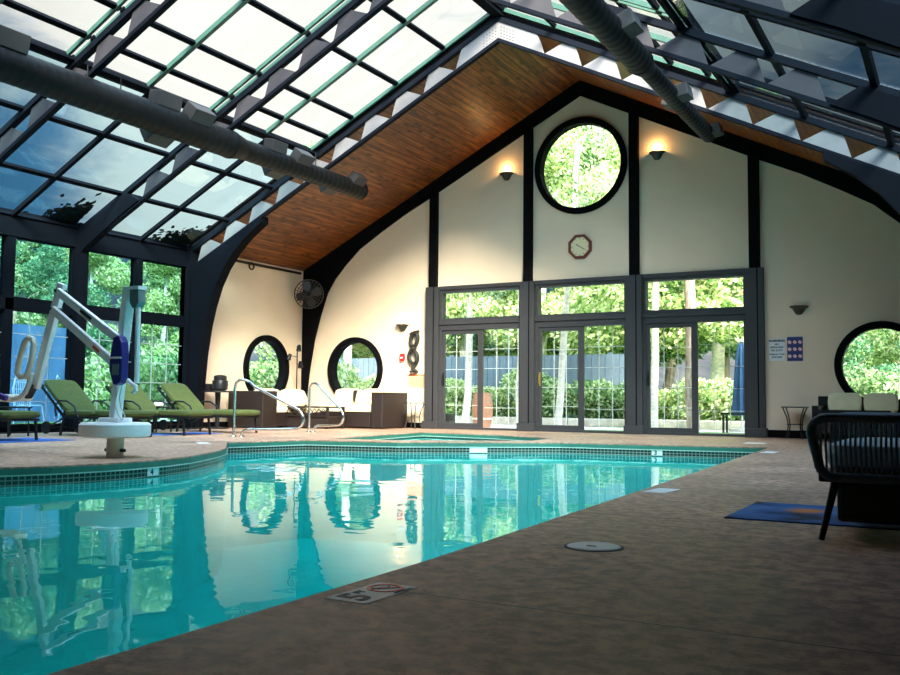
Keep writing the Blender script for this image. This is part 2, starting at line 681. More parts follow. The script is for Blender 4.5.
def part(name, mb, mat, root, world=False, smooth=False, bevel=0.0, label=None):
    """mesh under root; world=True when the mesh was laid out in room coordinates"""
    if world:
        chain = Vector((0, 0, 0))
        p = root
        while p is not None:
            chain += Vector(p.location)
            p = p.parent
        for i, v in enumerate(mb.v):
            mb.v[i] = v - chain
    o = link_mesh(name, mb, mat, smooth, bevel)
    o.parent = root
    if label:
        o['label'] = label
    return o


def single(name, mb, mat, label=None, cat=None, group=None, kind=None, smooth=False, bevel=0.0):
    """a thing of one mesh, origin moved to the middle of its base"""
    xs = [v.x for v in mb.v]
    ys = [v.y for v in mb.v]
    zs = [v.z for v in mb.v]
    c = Vector(((min(xs) + max(xs)) / 2, (min(ys) + max(ys)) / 2, min(zs)))
    mb.v = [v - c for v in mb.v]
    o = link_mesh(name, mb, mat, smooth, bevel)
    o.location = c
    return tag(o, label, cat, group, kind)


def struct(name, mb, mat, **kw):
    o = link_mesh(name, mb, mat, **kw)
    o['kind'] = 'structure'
    return o


def dup(root, loc=None, rz=None, label=None, name=None):
    r = root.copy()
    COL.objects.link(r)
    if loc is not None:
        r.location = loc
    if rz is not None:
        r.rotation_euler = (0, 0, rz)
    if label:
        r['label'] = label
    for ch in list(root.children):
        c = ch.copy()
        COL.objects.link(c)
        c.parent = r
        for gch in list(ch.children):
            d = gch.copy()
            COL.objects.link(d)
            d.parent = c
    return r


def text_mb(s, size, mat4, depth=0.002, bold=0.0):
    cu = bpy.data.curves.new('lettering', 'FONT')
    cu.body = s
    cu.size = size
    cu.align_x = 'CENTER'
    cu.align_y = 'CENTER'
    cu.extrude = depth / 2
    cu.offset = bold
    cu.resolution_u = 3
    o = bpy.data.objects.new('lettering', cu)
    COL.objects.link(o)
    bpy.context.view_layer.update()
    me = bpy.data.meshes.new_from_object(o.evaluated_get(bpy.context.evaluated_depsgraph_get()))
    mb = MB()
    mb.add([mat4 @ v.co for v in me.vertices], [tuple(p.vertices) for p in me.polygons])
    bpy.data.objects.remove(o)
    bpy.data.curves.remove(cu)
    bpy.data.meshes.remove(me)
    return mb


def frame4(origin, ex, ey):
    ex, ey = Vector(ex).normalized(), Vector(ey).normalized()
    ez = ex.cross(ey)
    m = Matrix((ex, ey, ez)).transposed().to_4x4()
    m.translation = Vector(origin)
    return m


# ------------------------------------------------------------------ room dimensions
XL, XC, XR, YB = -13.635, -6.66, 0.315, 17.25
XA = 2.6                    # outer wall of the low aisle on the right
YF = -2.0                   # near end wall
FR = [13.5, 10.86, 8.15, 5.45, 2.75]      # roof frames
EAVE = 3.62
POSTX = [XC + kk * 2.2603 for kk in (-1.5, -0.5, 0.5, 1.5)]


def zroof(x, top=7.25):
    return top - 0.5 * abs(x - XC)


# pool outline at deck level (clockwise from the near right corner)
POOL = [(-1.72, -0.6), (-1.75, 0.6), (-1.765, 1.5), (-1.79, 3.0), (-1.90, 5.0), (-2.02, 7.2), (-2.18, 10.0), (-2.37, 13.3),
        (-5.26, 12.82), (-7.2, 11.33), (-8.59, 10.96), (-8.92, 9.66), (-8.62, 9.32), (-7.95, 8.59), (-7.62, 8.12), (-7.34, 7.62),
        (-7.08, 7.12), (-6.94, 6.66), (-6.89, 6.25), (-6.90, 5.85), (-7.00, 5.38), (-7.20, 4.95), (-7.7, 4.2), (-8.4, 3.5),
        (-9.0, 2.6), (-9.2, 1.4), (-9.2, -0.6)]
TUB = [(-8.66, 11.62), (-7.45, 11.86), (-5.85, 13.12), (-6.0, 14.2), (-7.28, 14.88), (-9.1, 15.2)]


def offset_poly(poly, d):
    """shrink (d>0) or grow a polygon given clockwise or counter-clockwise"""
    n = len(poly)
    ar = sum(poly[i][0] * poly[(i + 1) % n][1] - poly[(i + 1) % n][0] * poly[i][1] for i in range(n))
    sg = 1 if ar > 0 else -1
    out = []
    for i in range(n):
        p0, p1, p2 = Vector(poly[i - 1]), Vector(poly[i]), Vector(poly[(i + 1) % n])
        n1 = Vector((-(p1 - p0).y, (p1 - p0).x)).normalized() * sg
        n2 = Vector((-(p2 - p1).y, (p2 - p1).x)).normalized() * sg
        nn = (n1 + n2)
        nn = nn / max(0.35, nn.dot(n1))
        q = p1 + nn * d
        out.append((q.x, q.y))
    return out


# ------------------------------------------------------------------ floor, walls, ceiling
m = MB().prism([(XL - 0.1, YF - 0.1), (XA + 0.1, YF - 0.1), (XA + 0.1, YB + 0.25), (XL - 0.1, YB + 0.25)],
               lambda a, b: (a, b, -0.065), lambda a, b: (a, b, 0), holes=[POOL, TUB])
struct('floor', m, 'deck_concrete')
WZ = -0.165                 # water level


def basin(root, poly, ztop, zb, inset, rows):
    q = offset_poly(poly, -inset)
    # plaster shell
    m = MB()
    n = len(q)
    V = [(a, b, ztop) for a, b in q] + [(a, b, zb) for a, b in q]
    m.add(V, [(i, (i + 1) % n, (i + 1) % n + n, i + n) for i in range(n)])
    tri = tessellate_polygon([[Vector((a, b, 0)) for a, b in q]])
    m.add([(a, b, zb) for a, b in q], [tuple(t) for t in tri])
    part('plaster_shell', m, 'pool_plaster', root)
    # tile band with running uv
    q2 = offset_poly(poly, -inset + 0.012)
    me = bpy.data.meshes.new('waterline_tiles')
    V, Fs, U = [], [], []
    run = 0.0
    z1, z0 = ztop, ztop - rows * 0.040
    for i in range(n):
        a, b = Vector(q2[i]), Vector(q2[(i + 1) % n])
        L = (b - a).length
        o = len(V)
        V += [(a.x, a.y, z0), (b.x, b.y, z0), (b.x, b.y, z1), (a.x, a.y, z1)]
        Fs.append((o, o + 1, o + 2, o + 3))
        U += [(run, 0), (run + L, 0), (run + L, rows * 0.040), (run, rows * 0.040)]
        run += L
    me.from_pydata(V, [], Fs)
    ul = me.uv_layers.new(name='UVMap')
    for i, uv in enumerate(U):
        ul.data[i].uv = uv
    me.materials.append(MATS['pool_tile'])
    o = bpy.data.objects.new('waterline_tiles', me)
    COL.objects.link(o)
    o.parent = root
    return q


pool = thing('swimming_pool', 'large freeform swimming pool sunk in the deck, bordered by dark square tiles', 'swimming pool')
q = basin(pool, POOL, -0.075, -1.45, 0.02, 4)


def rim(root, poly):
    """deck edge underside with shade and pool reflection put into its green, and the pale lip below it"""
    for nm, mt, off, za, zb_ in (('coping_shade_band', 'coping_shade_green', 0.008, -0.014, -0.068), ('coping_lip', 'rim_lip', 0.018, -0.066, -0.078)):
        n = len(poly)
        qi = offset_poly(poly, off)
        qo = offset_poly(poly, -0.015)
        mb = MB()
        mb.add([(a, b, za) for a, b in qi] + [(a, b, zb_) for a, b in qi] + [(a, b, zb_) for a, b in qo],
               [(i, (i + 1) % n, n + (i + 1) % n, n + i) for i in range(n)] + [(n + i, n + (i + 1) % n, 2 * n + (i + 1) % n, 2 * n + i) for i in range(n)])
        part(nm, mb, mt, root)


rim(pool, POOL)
m = MB()
m = MB()
for (x_, y_, nx) in ((-1.80, 0.6, -1), (-1.83, 3.2, -1), (-1.97, 5.8, -1), (-2.13, 8.4, -1), (-2.28, 11.0, -1)):  # unseen lamps added below the waterline to make the water glow
    t = thing('added_pool_lamp', 'added underwater lamp, out of view, that brightens the pool water', 'added light', (x_, y_, -0.62), group='added unseen lamps of the pool')
    part('lens', MB().tube([(0, 0, 0), (nx * 0.03, 0, 0)], 0.11, 20), 'added_lens_glow', t)
    part('bezel', MB().tube([(0.0, 0, 0), (nx * 0.02, 0, 0)], 0.14, 20), 'steel', t)
    ld = bpy.data.lights.new('lamp_light', 'AREA')
    ld.shape = 'DISK'
    ld.size = 0.5
    ld.energy = POOL_W
    ld.color = (0.75, 1.0, 0.95)
    lo_ = bpy.data.objects.new('lamp_light', ld)
    COL.objects.link(lo_)
    lo_.parent = t
    lo_.location = (nx * 0.06, 0, 0)
    lo_.rotation_euler = Vector((nx, 0, -0.15)).to_track_quat('-Z', 'Y').to_euler()
tri = tessellate_polygon([[Vector((a, b, 0)) for a, b in q]])
m.add([(a, b, WZ) for a, b in q], [tuple(t) for t in tri])
o = link_mesh('pool_water', m, 'pool_water')
tag(o, 'still turquoise water filling the large pool', 'water', kind='stuff')
for pol in o.data.polygons:
    if pol.normal.z < 0:
        o.data.flip_normals()
        break

tub = thing('hot_tub', 'small angular hot tub sunk in the deck between the pool and the glass doors', 'hot tub')
q = basin(tub, TUB, -0.066, -0.95, 0.02, 3)
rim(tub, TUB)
m = MB().add([(a, b, -0.10) for a, b in q], [tuple(t) for t in tessellate_polygon([[Vector((a, b, 0)) for a, b in q]])])
o = link_mesh('hot_tub_water', m, 'pool_water')
tag(o, 'turquoise water inside the small hot tub', 'water', kind='stuff')
for pol in o.data.polygons:
    if pol.normal.z < 0:
        o.data.flip_normals()
        break


def circ(cx, cz, r, n=56):
    return [(cx + r * cos(2 * PI * i / n), cz + r * sin(2 * PI * i / n)) for i in range(n)]


# back wall: gable with three door openings, the high round window and two low ones
outer = [(XL - 0.1, 0)]
DO = []
for i in range(3):
    a, b = POSTX[i] + 0.155, POSTX[i + 1] - 0.155
    DO.append((a, b))
    outer += [(a, 0), (a, 3.07), (b, 3.07), (b, 0)]
outer += [(XA + 0.1, 0), (XA + 0.1, 3.5), (XR + 0.1, 3.5), (XR + 0.1, zroof(XR)), (XC, 7.25), (XL - 0.1, zroof(XL))]
CW = (XC, 5.379, 0.94)
W1 = (XC - 5.4544, 1.2816, 0.70)
W2 = (XC + 5.4544, 1.2816, 0.70)
m = MB().prism(outer, lambda a, b: (a, YB, b), lambda a, b: (a, YB + 0.2, b),
               holes=[circ(*CW), circ(*W1), circ(*W2)])
struct('wall_back', m, 'plaster')
# left wall: white end panel with a round window, windows further forward
SW = (15.94, 1.2816, 0.70)
m = MB().prism([(13.78, 0), (YB, 0), (YB, EAVE + 0.15), (13.78, EAVE + 0.15)], lambda a, b: (XL, a, b), lambda a, b: (XL - 0.2, a, b), holes=[circ(*SW)])
struct('wall_left', m, 'plaster')
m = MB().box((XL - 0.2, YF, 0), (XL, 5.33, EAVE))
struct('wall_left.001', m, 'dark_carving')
m = MB().box((XL - 0.2, 5.40, EAVE - 0.38), (XL + 0.06, 13.78, EAVE + 0.05))
m.box((XL - 0.2, 5.40, 0), (XL, 13.78, 0.10))
struct('trim_1', m, 'dark_frame')
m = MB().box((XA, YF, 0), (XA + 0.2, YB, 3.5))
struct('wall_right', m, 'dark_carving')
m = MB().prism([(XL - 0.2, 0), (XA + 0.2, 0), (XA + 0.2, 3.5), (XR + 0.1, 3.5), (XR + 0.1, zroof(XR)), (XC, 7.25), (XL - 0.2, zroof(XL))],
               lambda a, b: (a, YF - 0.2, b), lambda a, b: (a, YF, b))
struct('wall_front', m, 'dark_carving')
# aisle ceiling and the beam between aisle and hall
m = MB().box((XR - 0.1, YF, 3.42), (XA + 0.2, YB + 0.2, 3.6))
struct('ceiling_aisle', m, 'pine_boards')
m = MB().box((XR - 0.08, YF, 3.25), (XR + 0.1, YB, EAVE + 0.12))
struct('trim_2', m, 'black_timber')


def slope_slab(y0, y1, lo, hi):
    mb = MB()
    for sx in (-1, 1):
        P = []
        for y in (y0, y1):
            for x, t in ((0, lo), (7.08, lo), (7.08, hi), (0, hi)):
                P.append((XC + sx * x, y, t - 0.5 * x))
        mb.add(P, [(0, 1, 2, 3), (7, 6, 5, 4), (0, 4, 5, 1), (1, 5, 6, 2), (2, 6, 7, 3), (3, 7, 4, 0)])
    return mb


struct('ceiling', slope_slab(13.56, YB + 0.5, 7.13, 7.19), 'pine_boards')
struct('roof', slope_slab(13.50, YB + 0.6, 7.195, 7.24), 'black_timber')
struct('roof.001', slope_slab(YF - 0.3, 5.42, 7.195, 7.24), 'black_timber')
struct('ceiling.001', slope_slab(YF - 0.2, 5.40, 7.13, 7.19), 'pine_boards')
for sx in (-1, 1):
    m = MB().prism([(XC, 6.98), (XC + sx * 7.0, 3.48), (XC + sx * 7.0, 3.64), (XC, 7.14)], lambda a_, b_: (a_, 13.50, b_), lambda a_, b_: (a_, 13.56, b_))
    struct('trim_%d' % (5 + sx), m, 'black_timber')
m = MB().box((XC - 0.09, 5.40, 7.04), (XC + 0.09, 13.6, 7.40))
struct('trim_3', m, 'dark_frame')
# low dark baseboard and the pipe line near the eave
m = MB().box((POSTX[3] + 0.19, YB - 0.03, 0), (XA, YB, 0.14))
struct('baseboard_back', m, 'black_timber')
m = MB().box((XL + 0.3, YB - 0.03, 0), (POSTX[0] - 0.19, YB, 0.12))
struct('baseboard_back.001', m, 'black_timber')
m = MB().box((XL, 14.0, 0), (XL + 0.03, YB - 0.2, 0.12))
struct('baseboard_left', m, 'black_timber')

# ground outside
m = MB().prism([(-60, -30), (40, -30), (40, 70), (-60, 70)], lambda a, b: (a, b, -0.3), lambda a, b: (a, b, -0.05),
               holes=[[(XL - 0.25, YF - 0.25), (XA + 0.25, YF - 0.25), (XA + 0.25, YB + 0.25), (XL - 0.25, YB + 0.25)]])
o = struct('ground', m, 'grass')
m = MB().prism([(-19, YB + 0.25), (6, YB + 0.25), (6, 22.5), (-5, 21.2), (-12, 21.6), (-19, 21.0)], lambda a, b: (a, b, -0.05), lambda a, b: (a, b, 0.0))
struct('ground_patio', m, 'concrete_bright')
m = MB().prism([(-17.8, 3), (XL - 0.25, 3), (XL - 0.25, YB + 0.25), (-17.8, YB + 0.25)], lambda a, b: (a, b, -0.05), lambda a, b: (a, b, 0.0))
struct('ground_terrace', m, 'concrete_bright')

# ------------------------------------------------------------------ gable frame of the back wall: arch ribs and posts
KNEE_B = [(-13.25, 0), (-13.235, 0.76), (-13.17, 1.46), (-13.08, 2.0), (-12.97, 2.42), (-12.82, 2.82), (-12.62, 3.17), (-12.38, 3.46), (-12.1, 3.72), (-11.7, 3.99), (-11.7, 4.12)]
KNEE_A = [(-13.53, 0), (-13.42, 1.2), (-13.28, 2.0), (-13.12, 2.55), (-12.93, 3.08), (-12.72, 3.40), (-12.44, 3.70), (-12.04, 4.06), (-11.5, 4.38), (-10.85, 4.74), (-10.24, 5.03)]


def arch_poly(knee, apex_in, top, base_x):
    L = list(knee) + [(XC, apex_in)]
    R = [(2 * XC - x, z) for x, z in reversed(knee)]
    xb = base_x
    return L + R + [(2 * XC - xb, 0), (2 * XC - xb, top - 0.5 * (XC - xb)), (XC, top), (xb, top - 0.5 * (XC - xb))] + [(xb, 0)]


a = thing('arched_rib', 'black curved timber rib framing the gable of the doors wall', 'roof frame', (XC, YB - 0.12, 0), kind='structure')
m = MB().prism(arch_poly(KNEE_A, 6.82, 7.2, XL + 0.01), lambda a_, b_: (a_, YB - 0.06, b_), lambda a_, b_: (a_, YB + 0.01, b_))
part('rib', m, 'black_timber', a, world=True)

NAMES = ['left of the left door', 'between the left and middle doors', 'between the middle and right doors', 'right of the right door']
for i, x in enumerate(POSTX):
    t = thing('wall_post', 'dark timber post on the gable wall, ' + NAMES[i], 'post', (x, YB - 0.06, 0), group='posts of the gable wall')
    ztop = 6.88 - 0.5 * abs(x - XC)
    m = MB().box((x - 0.095, YB - 0.10, 3.07), (x + 0.095, YB, ztop))
    part('shaft', m, 'black_timber', t, world=True, bevel=0.006)
    m = MB().box((x - 0.155, YB - 0.12, 0.165), (x + 0.155, YB + 0.12, 3.07))
    part('casing', m, 'charcoal_frame', t, world=True, bevel=0.006)
    part('groove', MB().box((x + 0.04, YB - 0.123, 0.165), (x + 0.062, YB - 0.119, 3.07)), 'black_timber', t, world=True)
    m = MB().box((x - 0.19, YB - 0.18, 0), (x + 0.19, YB + 0.12, 0.165))
    part('plinth', m, 'charcoal_frame', t, world=True, bevel=0.01)


# ------------------------------------------------------------------ glass doors with transoms
def grid_bars(mb, x0, x1, z0, z1, nx, nz, y, t=0.011):
    for i in range(1, nx):
        x = x0 + (x1 - x0) * i / nx
        mb.box((x - t / 2, y - 0.006, z0), (x + t / 2, y + 0.006, z1))
    for j in range(1, nz):
        z = z0 + (z1 - z0) * j / nz
        mb.box((x0, y - 0.006, z - t / 2), (x1, y + 0.006, z + t / 2))
    return mb


def rect_frame(mb, x0, x1, z0, z1, wl, wr, wb, wt, y0, y1):
    mb.box((x0, y0, z0), (x0 + wl, y1, z1))
    mb.box((x1 - wr, y0, z0), (x1, y1, z1))
    mb.box((x0 + wl, y0, z0), (x1 - wr, y1, z0 + wb))
    mb.box((x0 + wl, y0, z1 - wt), (x1 - wr, y1, z1))
    return mb


DN = ['left', 'middle', 'right']
for i, (a, b) in enumerate(DO):
    d = thing('door_%d' % (i + 1), None, None, ((a + b) / 2, YB + 0.05, 0), kind='structure')
    fr = MB()
    # jambs, header between door and transom, transom rails
    rect_frame(fr, a, b, 0.0, 3.07, 0.06, 0.06, 0.045, 0.13, YB - 0.03, YB + 0.15)
    fr.box((a + 0.06, YB - 0.03, 2.12), (b - 0.06, YB + 0.15, 2.38))
    fr.box((a, YB - 0.06, 2.24), (b, YB - 0.02, 2.32))
    fr.box((a, YB - 0.06, 3.0), (b, YB - 0.02, 3.08))
    part('frame', fr, 'charcoal_frame', d, world=True, bevel=0.004)
    xm = a + 0.06 + (b - a - 0.12) * 0.5
    x0, x1 = a + 0.06, xm + 0.07
    dp = part('sliding_panel', rect_frame(MB(), x0, x1, 0.045, 2.12, 0.07, 0.12, 0.09, 0.085, YB - 0.005, YB + 0.045), 'charcoal_frame', d, world=True, bevel=0.003)
    gx0, gx1 = x0 + 0.07, x1 - 0.12
    part('pane', MB().box((gx0, YB + 0.016, 0.13), (gx1, YB + 0.024, 2.04)), 'clear_glass', dp, world=True)
    part('glazing_bars', grid_bars(MB(), gx0, gx1, 0.13, 2.04, 3, 5, YB + 0.033), 'white_plastic', dp, world=True)
    hz = MB()
    hx = x0 + 0.035
    hz.box((hx - 0.018, YB - 0.012, 0.92), (hx + 0.018, YB - 0.004, 1.20))
    hz.tube([(hx, YB - 0.01, 0.96), (hx, YB - 0.055, 0.975), (hx, YB - 0.055, 1.145), (hx, YB - 0.01, 1.16)], 0.009, 8)
    part('handle', hz, 'brass' if i == 1 else 'black_metal', dp, world=True, label='brass pull handle' if i == 1 else None)
    x2, x3 = xm + 0.075, b - 0.06
    part('fixed_pane', MB().box((x2, YB + 0.07, 0.05), (x3, YB + 0.078, 2.12)), 'clear_glass', d, world=True)
    part('glazing_bars', grid_bars(MB(), x2, x3, 0.05, 2.12, 3, 5, YB + 0.09), 'white_plastic', d, world=True)
    part('transom_pane', MB().box((a + 0.06, YB + 0.05, 2.38), (b - 0.06, YB + 0.058, 2.94)), 'clear_glass', d, world=True)


# ------------------------------------------------------------------ round windows
def round_window(name, c, y, r_out, r_in, to=None):
    """to: maps room axes when the window sits in the side wall"""
    w_ = thing(name, None, None, (0, 0, 0), kind='structure')
    fr = MB().ring_y((c[0], c[1]), r_out, r_in, y - 0.06, y + 0.16)
    fr.ring_y((c[0], c[1]), r_out - 0.035, r_in + 0.02, y - 0.085, y - 0.06)
    gl = MB().prism(circ(c[0], c[1], r_in + 0.005, 48), lambda a_, b_: (a_, y + 0.06, b_), lambda a_, b_: (a_, y + 0.068, b_))
    if to:
        fr.v = [to(v) for v in fr.v]
        gl.v = [to(v) for v in gl.v]
    part('frame', fr, 'black_timber', w_, smooth=True)
    part('pane', gl, 'clear_glass', w_)
    return w_


round_window('window_1', (XC, 5.379), YB, 0.989, 0.865)
round_window('window_2', (W1[0], W1[1]), YB, 0.752, 0.632)
round_window('window_3', (W2[0], W2[1]), YB, 0.752, 0.632)
round_window('window_4', (SW[0], SW[1]), 0.0, 0.752, 0.632, to=lambda v: Vector((XL - v.y, v.x, v.z)))

# ------------------------------------------------------------------ side windows, two columns a bay, tall grid below and clear light above
for i in range(3):
    y1, y0 = FR[i] - 0.08, FR[i + 1] + 0.11
    if i == 0:
        y1 = FR[0] - 0.05
    w_ = thing('window_%d' % (5 + i), None, None, (XL, (y0 + y1) / 2, 0), kind='structure')
    ym = (y0 + y1) / 2
    fr = MB()
    for (ya, yb) in ((y0, ym), (ym, y1)):
        for (za, zb) in ((0.10, 2.05), (2.20, 3.27)):
            rect_frame(fr, ya, yb, za, zb, 0.05, 0.05, 0.05, 0.03, -0.02, 0.08)
    fr.box((y0, -0.05, 2.03), (y1, 0.12, 2.22))
    fr.box((ym - 0.075, -0.05, 0.1), (ym + 0.075, 0.12, 3.3))
    fr.v = [Vector((XL - v.y, v.x, v.z)) for v in fr.v]
    part('frame', fr, 'dark_frame', w_, world=True)
    for (ya, yb) in ((y0, ym), (ym, y1)):
        gb = grid_bars(MB(), ya + 0.05, yb - 0.05, 0.15, 2.02, 3, 5, 0.03, 0.014)
        gb.v = [Vector((XL - v.y, v.x, v.z)) for v in gb.v]
        part('lower_pane', MB().box((XL - 0.05, ya + 0.05, 0.15), (XL - 0.042, yb - 0.05, 2.02)), 'side_glass', w_, world=True)
        part('glazing_bars', gb, 'bar_grey', w_, world=True)
        part('upper_pane', MB().box((XL - 0.05, ya + 0.05, 2.25), (XL - 0.042, yb - 0.05, 3.24)), 'side_glass', w_, world=True)
FN = ['at the edge of the boarded ceiling', 'next after the boarded ceiling', 'beside the pool lift', 'nearest the camera']
for i, y in enumerate(FR[:4]):
    t = single('side_post', MB().box((XL - 0.1, y - 0.10, 0), (XL + 0.15, y + 0.10, EAVE + 0.05)), 'dark_frame',
               'black steel post of the left glass wall, ' + FN[i], 'post', 'posts of the left glass wall')


# ------------------------------------------------------------------ roof trusses
def truss(y, label):
    t = thing('roof_truss', label, 'truss', (XC, y, 3.0), group='gabled roof trusses')
    up, lo = MB(), MB()
    for sx in (-1, 1):
        xe = 6.98
        for mb, top, w_, h_ in ((up, 7.06, 0.10, 0.09), (lo, 6.68, 0.09, 0.06)):
            P = []
            for yy in (y - w_ / 2, y + w_ / 2):
                for x, dz in ((0, -h_), (xe, -h_), (xe, 0), (0, 0)):
                    P.append((XC + sx * x, yy, top + dz / 1.0 - 0.5 * x))
            mb.add(P, [(0, 1, 2, 3), (7, 6, 5, 4), (0, 4, 5, 1), (1, 5, 6, 2), (2, 6, 7, 3), (3, 7, 4, 0)])
    part('upper_chord', up, 'chord_metal', t, world=True)
    part('lower_chord', lo, 'chord_metal', t, world=True)
    # apex plate with bolt heads
    ap = MB().prism([(XC - 0.82, 6.67 - 0.41), (XC, 6.67), (XC + 0.82, 6.67 - 0.41), (XC + 0.70, 6.98 - 0.35), (XC, 6.98), (XC - 0.70, 6.98 - 0.35)],
                    lambda a_, b_: (a_, y - 0.03, b_), lambda a_, b_: (a_, y + 0.03, b_))
    ap = part('apex_plate', ap, 'truss_plate' if y > 12 else 'truss_plate_backlit', t, world=True)
    if y > 12:
        bm_ = MB()
        for sx in (-1, 1):
            for r_ in range(4):
                for c_ in range(5):
                    x = 0.05 + c_ * 0.055
                    bm_.lathe([(0.010, 0), (0.010, 0.012)], (XC + sx * x, y - 0.032, 6.72 + r_ * 0.055 - 0.5 * x), 6, axis='Y')
        part('bolt_heads', bm_, 'black_metal', ap, world=True)
    for sx in (-1, 1):
        x = 0.82
        while x < (6.3 if y > 12 else 5.3):
            w0 = 0.655
            c = x + w0 / 2
            pts = [(x, 6.67 - 0.5 * x), (x + w0, 6.67 - 0.5 * (x + w0)), (c + 0.22, 6.98 - 0.5 * (c + 0.22)), (c + 0.02, 6.98 - 0.5 * (c + 0.02))]
            pts = [(XC + sx * a_, b_) for a_, b_ in pts]
            pl = MB().prism(pts, lambda a_, b_: (a_, y - 0.012, b_), lambda a_, b_: (a_, y + 0.012, b_))
            part('gusset_plate', pl, 'truss_plate' if y > 12 else 'truss_plate_backlit', t, world=True)
            x += w0
    if y > 12:
        for sx in (-1, 1):
            kn = [(x_, z_) for x_, z_ in KNEE_B] + [(XL + 0.01, 6.64 - 0.5 * (XC - XL)), (XL + 0.01, 0)]
            kn = [(x_ if sx < 0 else 2 * XC - x_, z_) for x_, z_ in kn]
            part('curved_knee', MB().prism(kn, lambda a_, b_: (a_, y - 0.07, b_), lambda a_, b_: (a_, y + 0.15, b_)), 'dark_frame', t, world=True)
    else:
        for sx in (-1, 1):
            kn = [(XL + 0.01, 3.0), (XL + 0.22, 3.22), (-12.5, 3.74), (-12.10, 3.94), (-12.42, 4.10), (XL + 0.01, 6.99 - 0.5 * (XC - XL))]
            kn = [(x_ if sx < 0 else 2 * XC - x_, z_) for x_, z_ in kn]
            part('knee_plate', MB().prism(kn, lambda a_, b_: (a_, y - 0.07, b_), lambda a_, b_: (a_, y + 0.07, b_)), 'dark_frame', t, world=True)
    return t


TL = ['light grey steel truss with bolted apex at the edge of the boarded ceiling',
      'second steel truss from the boarded ceiling, dark against the sky',
      'third steel truss from the boarded ceiling, above the hanging duct start',
      'nearest steel truss under the glass roof']
for i in range(4):
    truss(FR[i], TL[i])

# ------------------------------------------------------------------ roof glazing
PUR_UP = [0.10, 1.03, 1.98, 2.93, 3.49, 3.89]
PUR_LO = [3.78, 4.81, 5.90, 6.93]
wn = 8
for i in range(3):
    yb, ya = FR[i] - 0.02, FR[i + 1] + 0.02
    ym = (ya + yb) / 2
    for sx in (-1, 1):
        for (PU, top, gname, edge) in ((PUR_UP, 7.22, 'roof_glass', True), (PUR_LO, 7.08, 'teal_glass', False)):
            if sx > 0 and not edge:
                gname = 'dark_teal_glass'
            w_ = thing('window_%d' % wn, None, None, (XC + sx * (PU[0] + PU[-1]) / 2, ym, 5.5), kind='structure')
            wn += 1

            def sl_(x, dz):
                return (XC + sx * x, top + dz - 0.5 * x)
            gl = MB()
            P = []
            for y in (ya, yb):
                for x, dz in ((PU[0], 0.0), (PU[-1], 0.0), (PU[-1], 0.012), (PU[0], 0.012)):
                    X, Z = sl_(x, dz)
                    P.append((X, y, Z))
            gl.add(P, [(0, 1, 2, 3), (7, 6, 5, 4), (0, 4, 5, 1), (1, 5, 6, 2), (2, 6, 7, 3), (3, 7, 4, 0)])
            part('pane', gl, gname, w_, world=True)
            ba = MB()
            for x in PU:
                X, Z = sl_(x, -0.03)
                thin = (edge and abs(x - 3.60) < 0.01)
                wd = 0.03 if thin else 0.085
                ba.bar((X, ya, Z), (X, yb, Z), wd, 0.05, up=(-sx * 0.5, 0, 1) if False else (0.447 * sx, 0, 0.894))
            part('purlins', ba, 'dark_frame', w_, world=True)
            mu = MB()
            X0, Z0 = sl_(PU[0], -0.035)
            X1, Z1 = sl_(PU[-1], -0.035)
            mu.bar((X0, ym, Z0), (X1, ym, Z1), 0.07, 0.07, up=(0, 0, 1))
            if edge:
                mu.bar((X0, ya + 0.05, Z0), (X1, ya + 0.05, Z1), 0.045, 0.06)
                mu.bar((X0, yb - 0.05, Z0), (X1, yb - 0.05, Z1), 0.045, 0.06)
            part('mullions', mu, 'green_edge' if edge else 'dark_frame', w_, world=True)
            if edge:
                X, Z = sl_(3.89, -0.04)
                part('curb', MB().box((X - 0.03, ya, Z - 0.10), (X + 0.03, yb, Z + 0.04)), 'dark_frame', w_, world=True)
# leaf litter lying in the low corners of the roof glass
random.seed(5)
lm = MB()
for (yc, ys) in ((10.45, 0.30), (13.1, 0.32)):
    for _ in range(520):
        u_ = abs(random.gauss(0, 0.22))
        y = yc + 0.25 - abs(random.gauss(0, ys))
        x = 6.9 - u_ - (yc + 0.25 - y) * -0.2
        if x > 6.95:
            continue
        z = 7.10 - 0.5 * x + random.random() * 0.05
        c = Vector((XC - x, y, z))
        a_ = random.random() * 6.28
        s_ = 0.03 + random.random() * 0.05
        e1 = Vector((cos(a_), sin(a_), 0.5 * cos(a_))) * s_
        e2 = Vector((-sin(a_), cos(a_), -0.5 * sin(a_) + 0.2)) * s_ * 0.7
        lm.add([c - e1, c - e2, c + e1, c + e2], [(0, 1, 2, 3)])
o = single('leaf_litter', lm, 'dark_litter', 'dark fallen leaves caught in the low corners of the roof glass', 'leaves', kind='stuff')


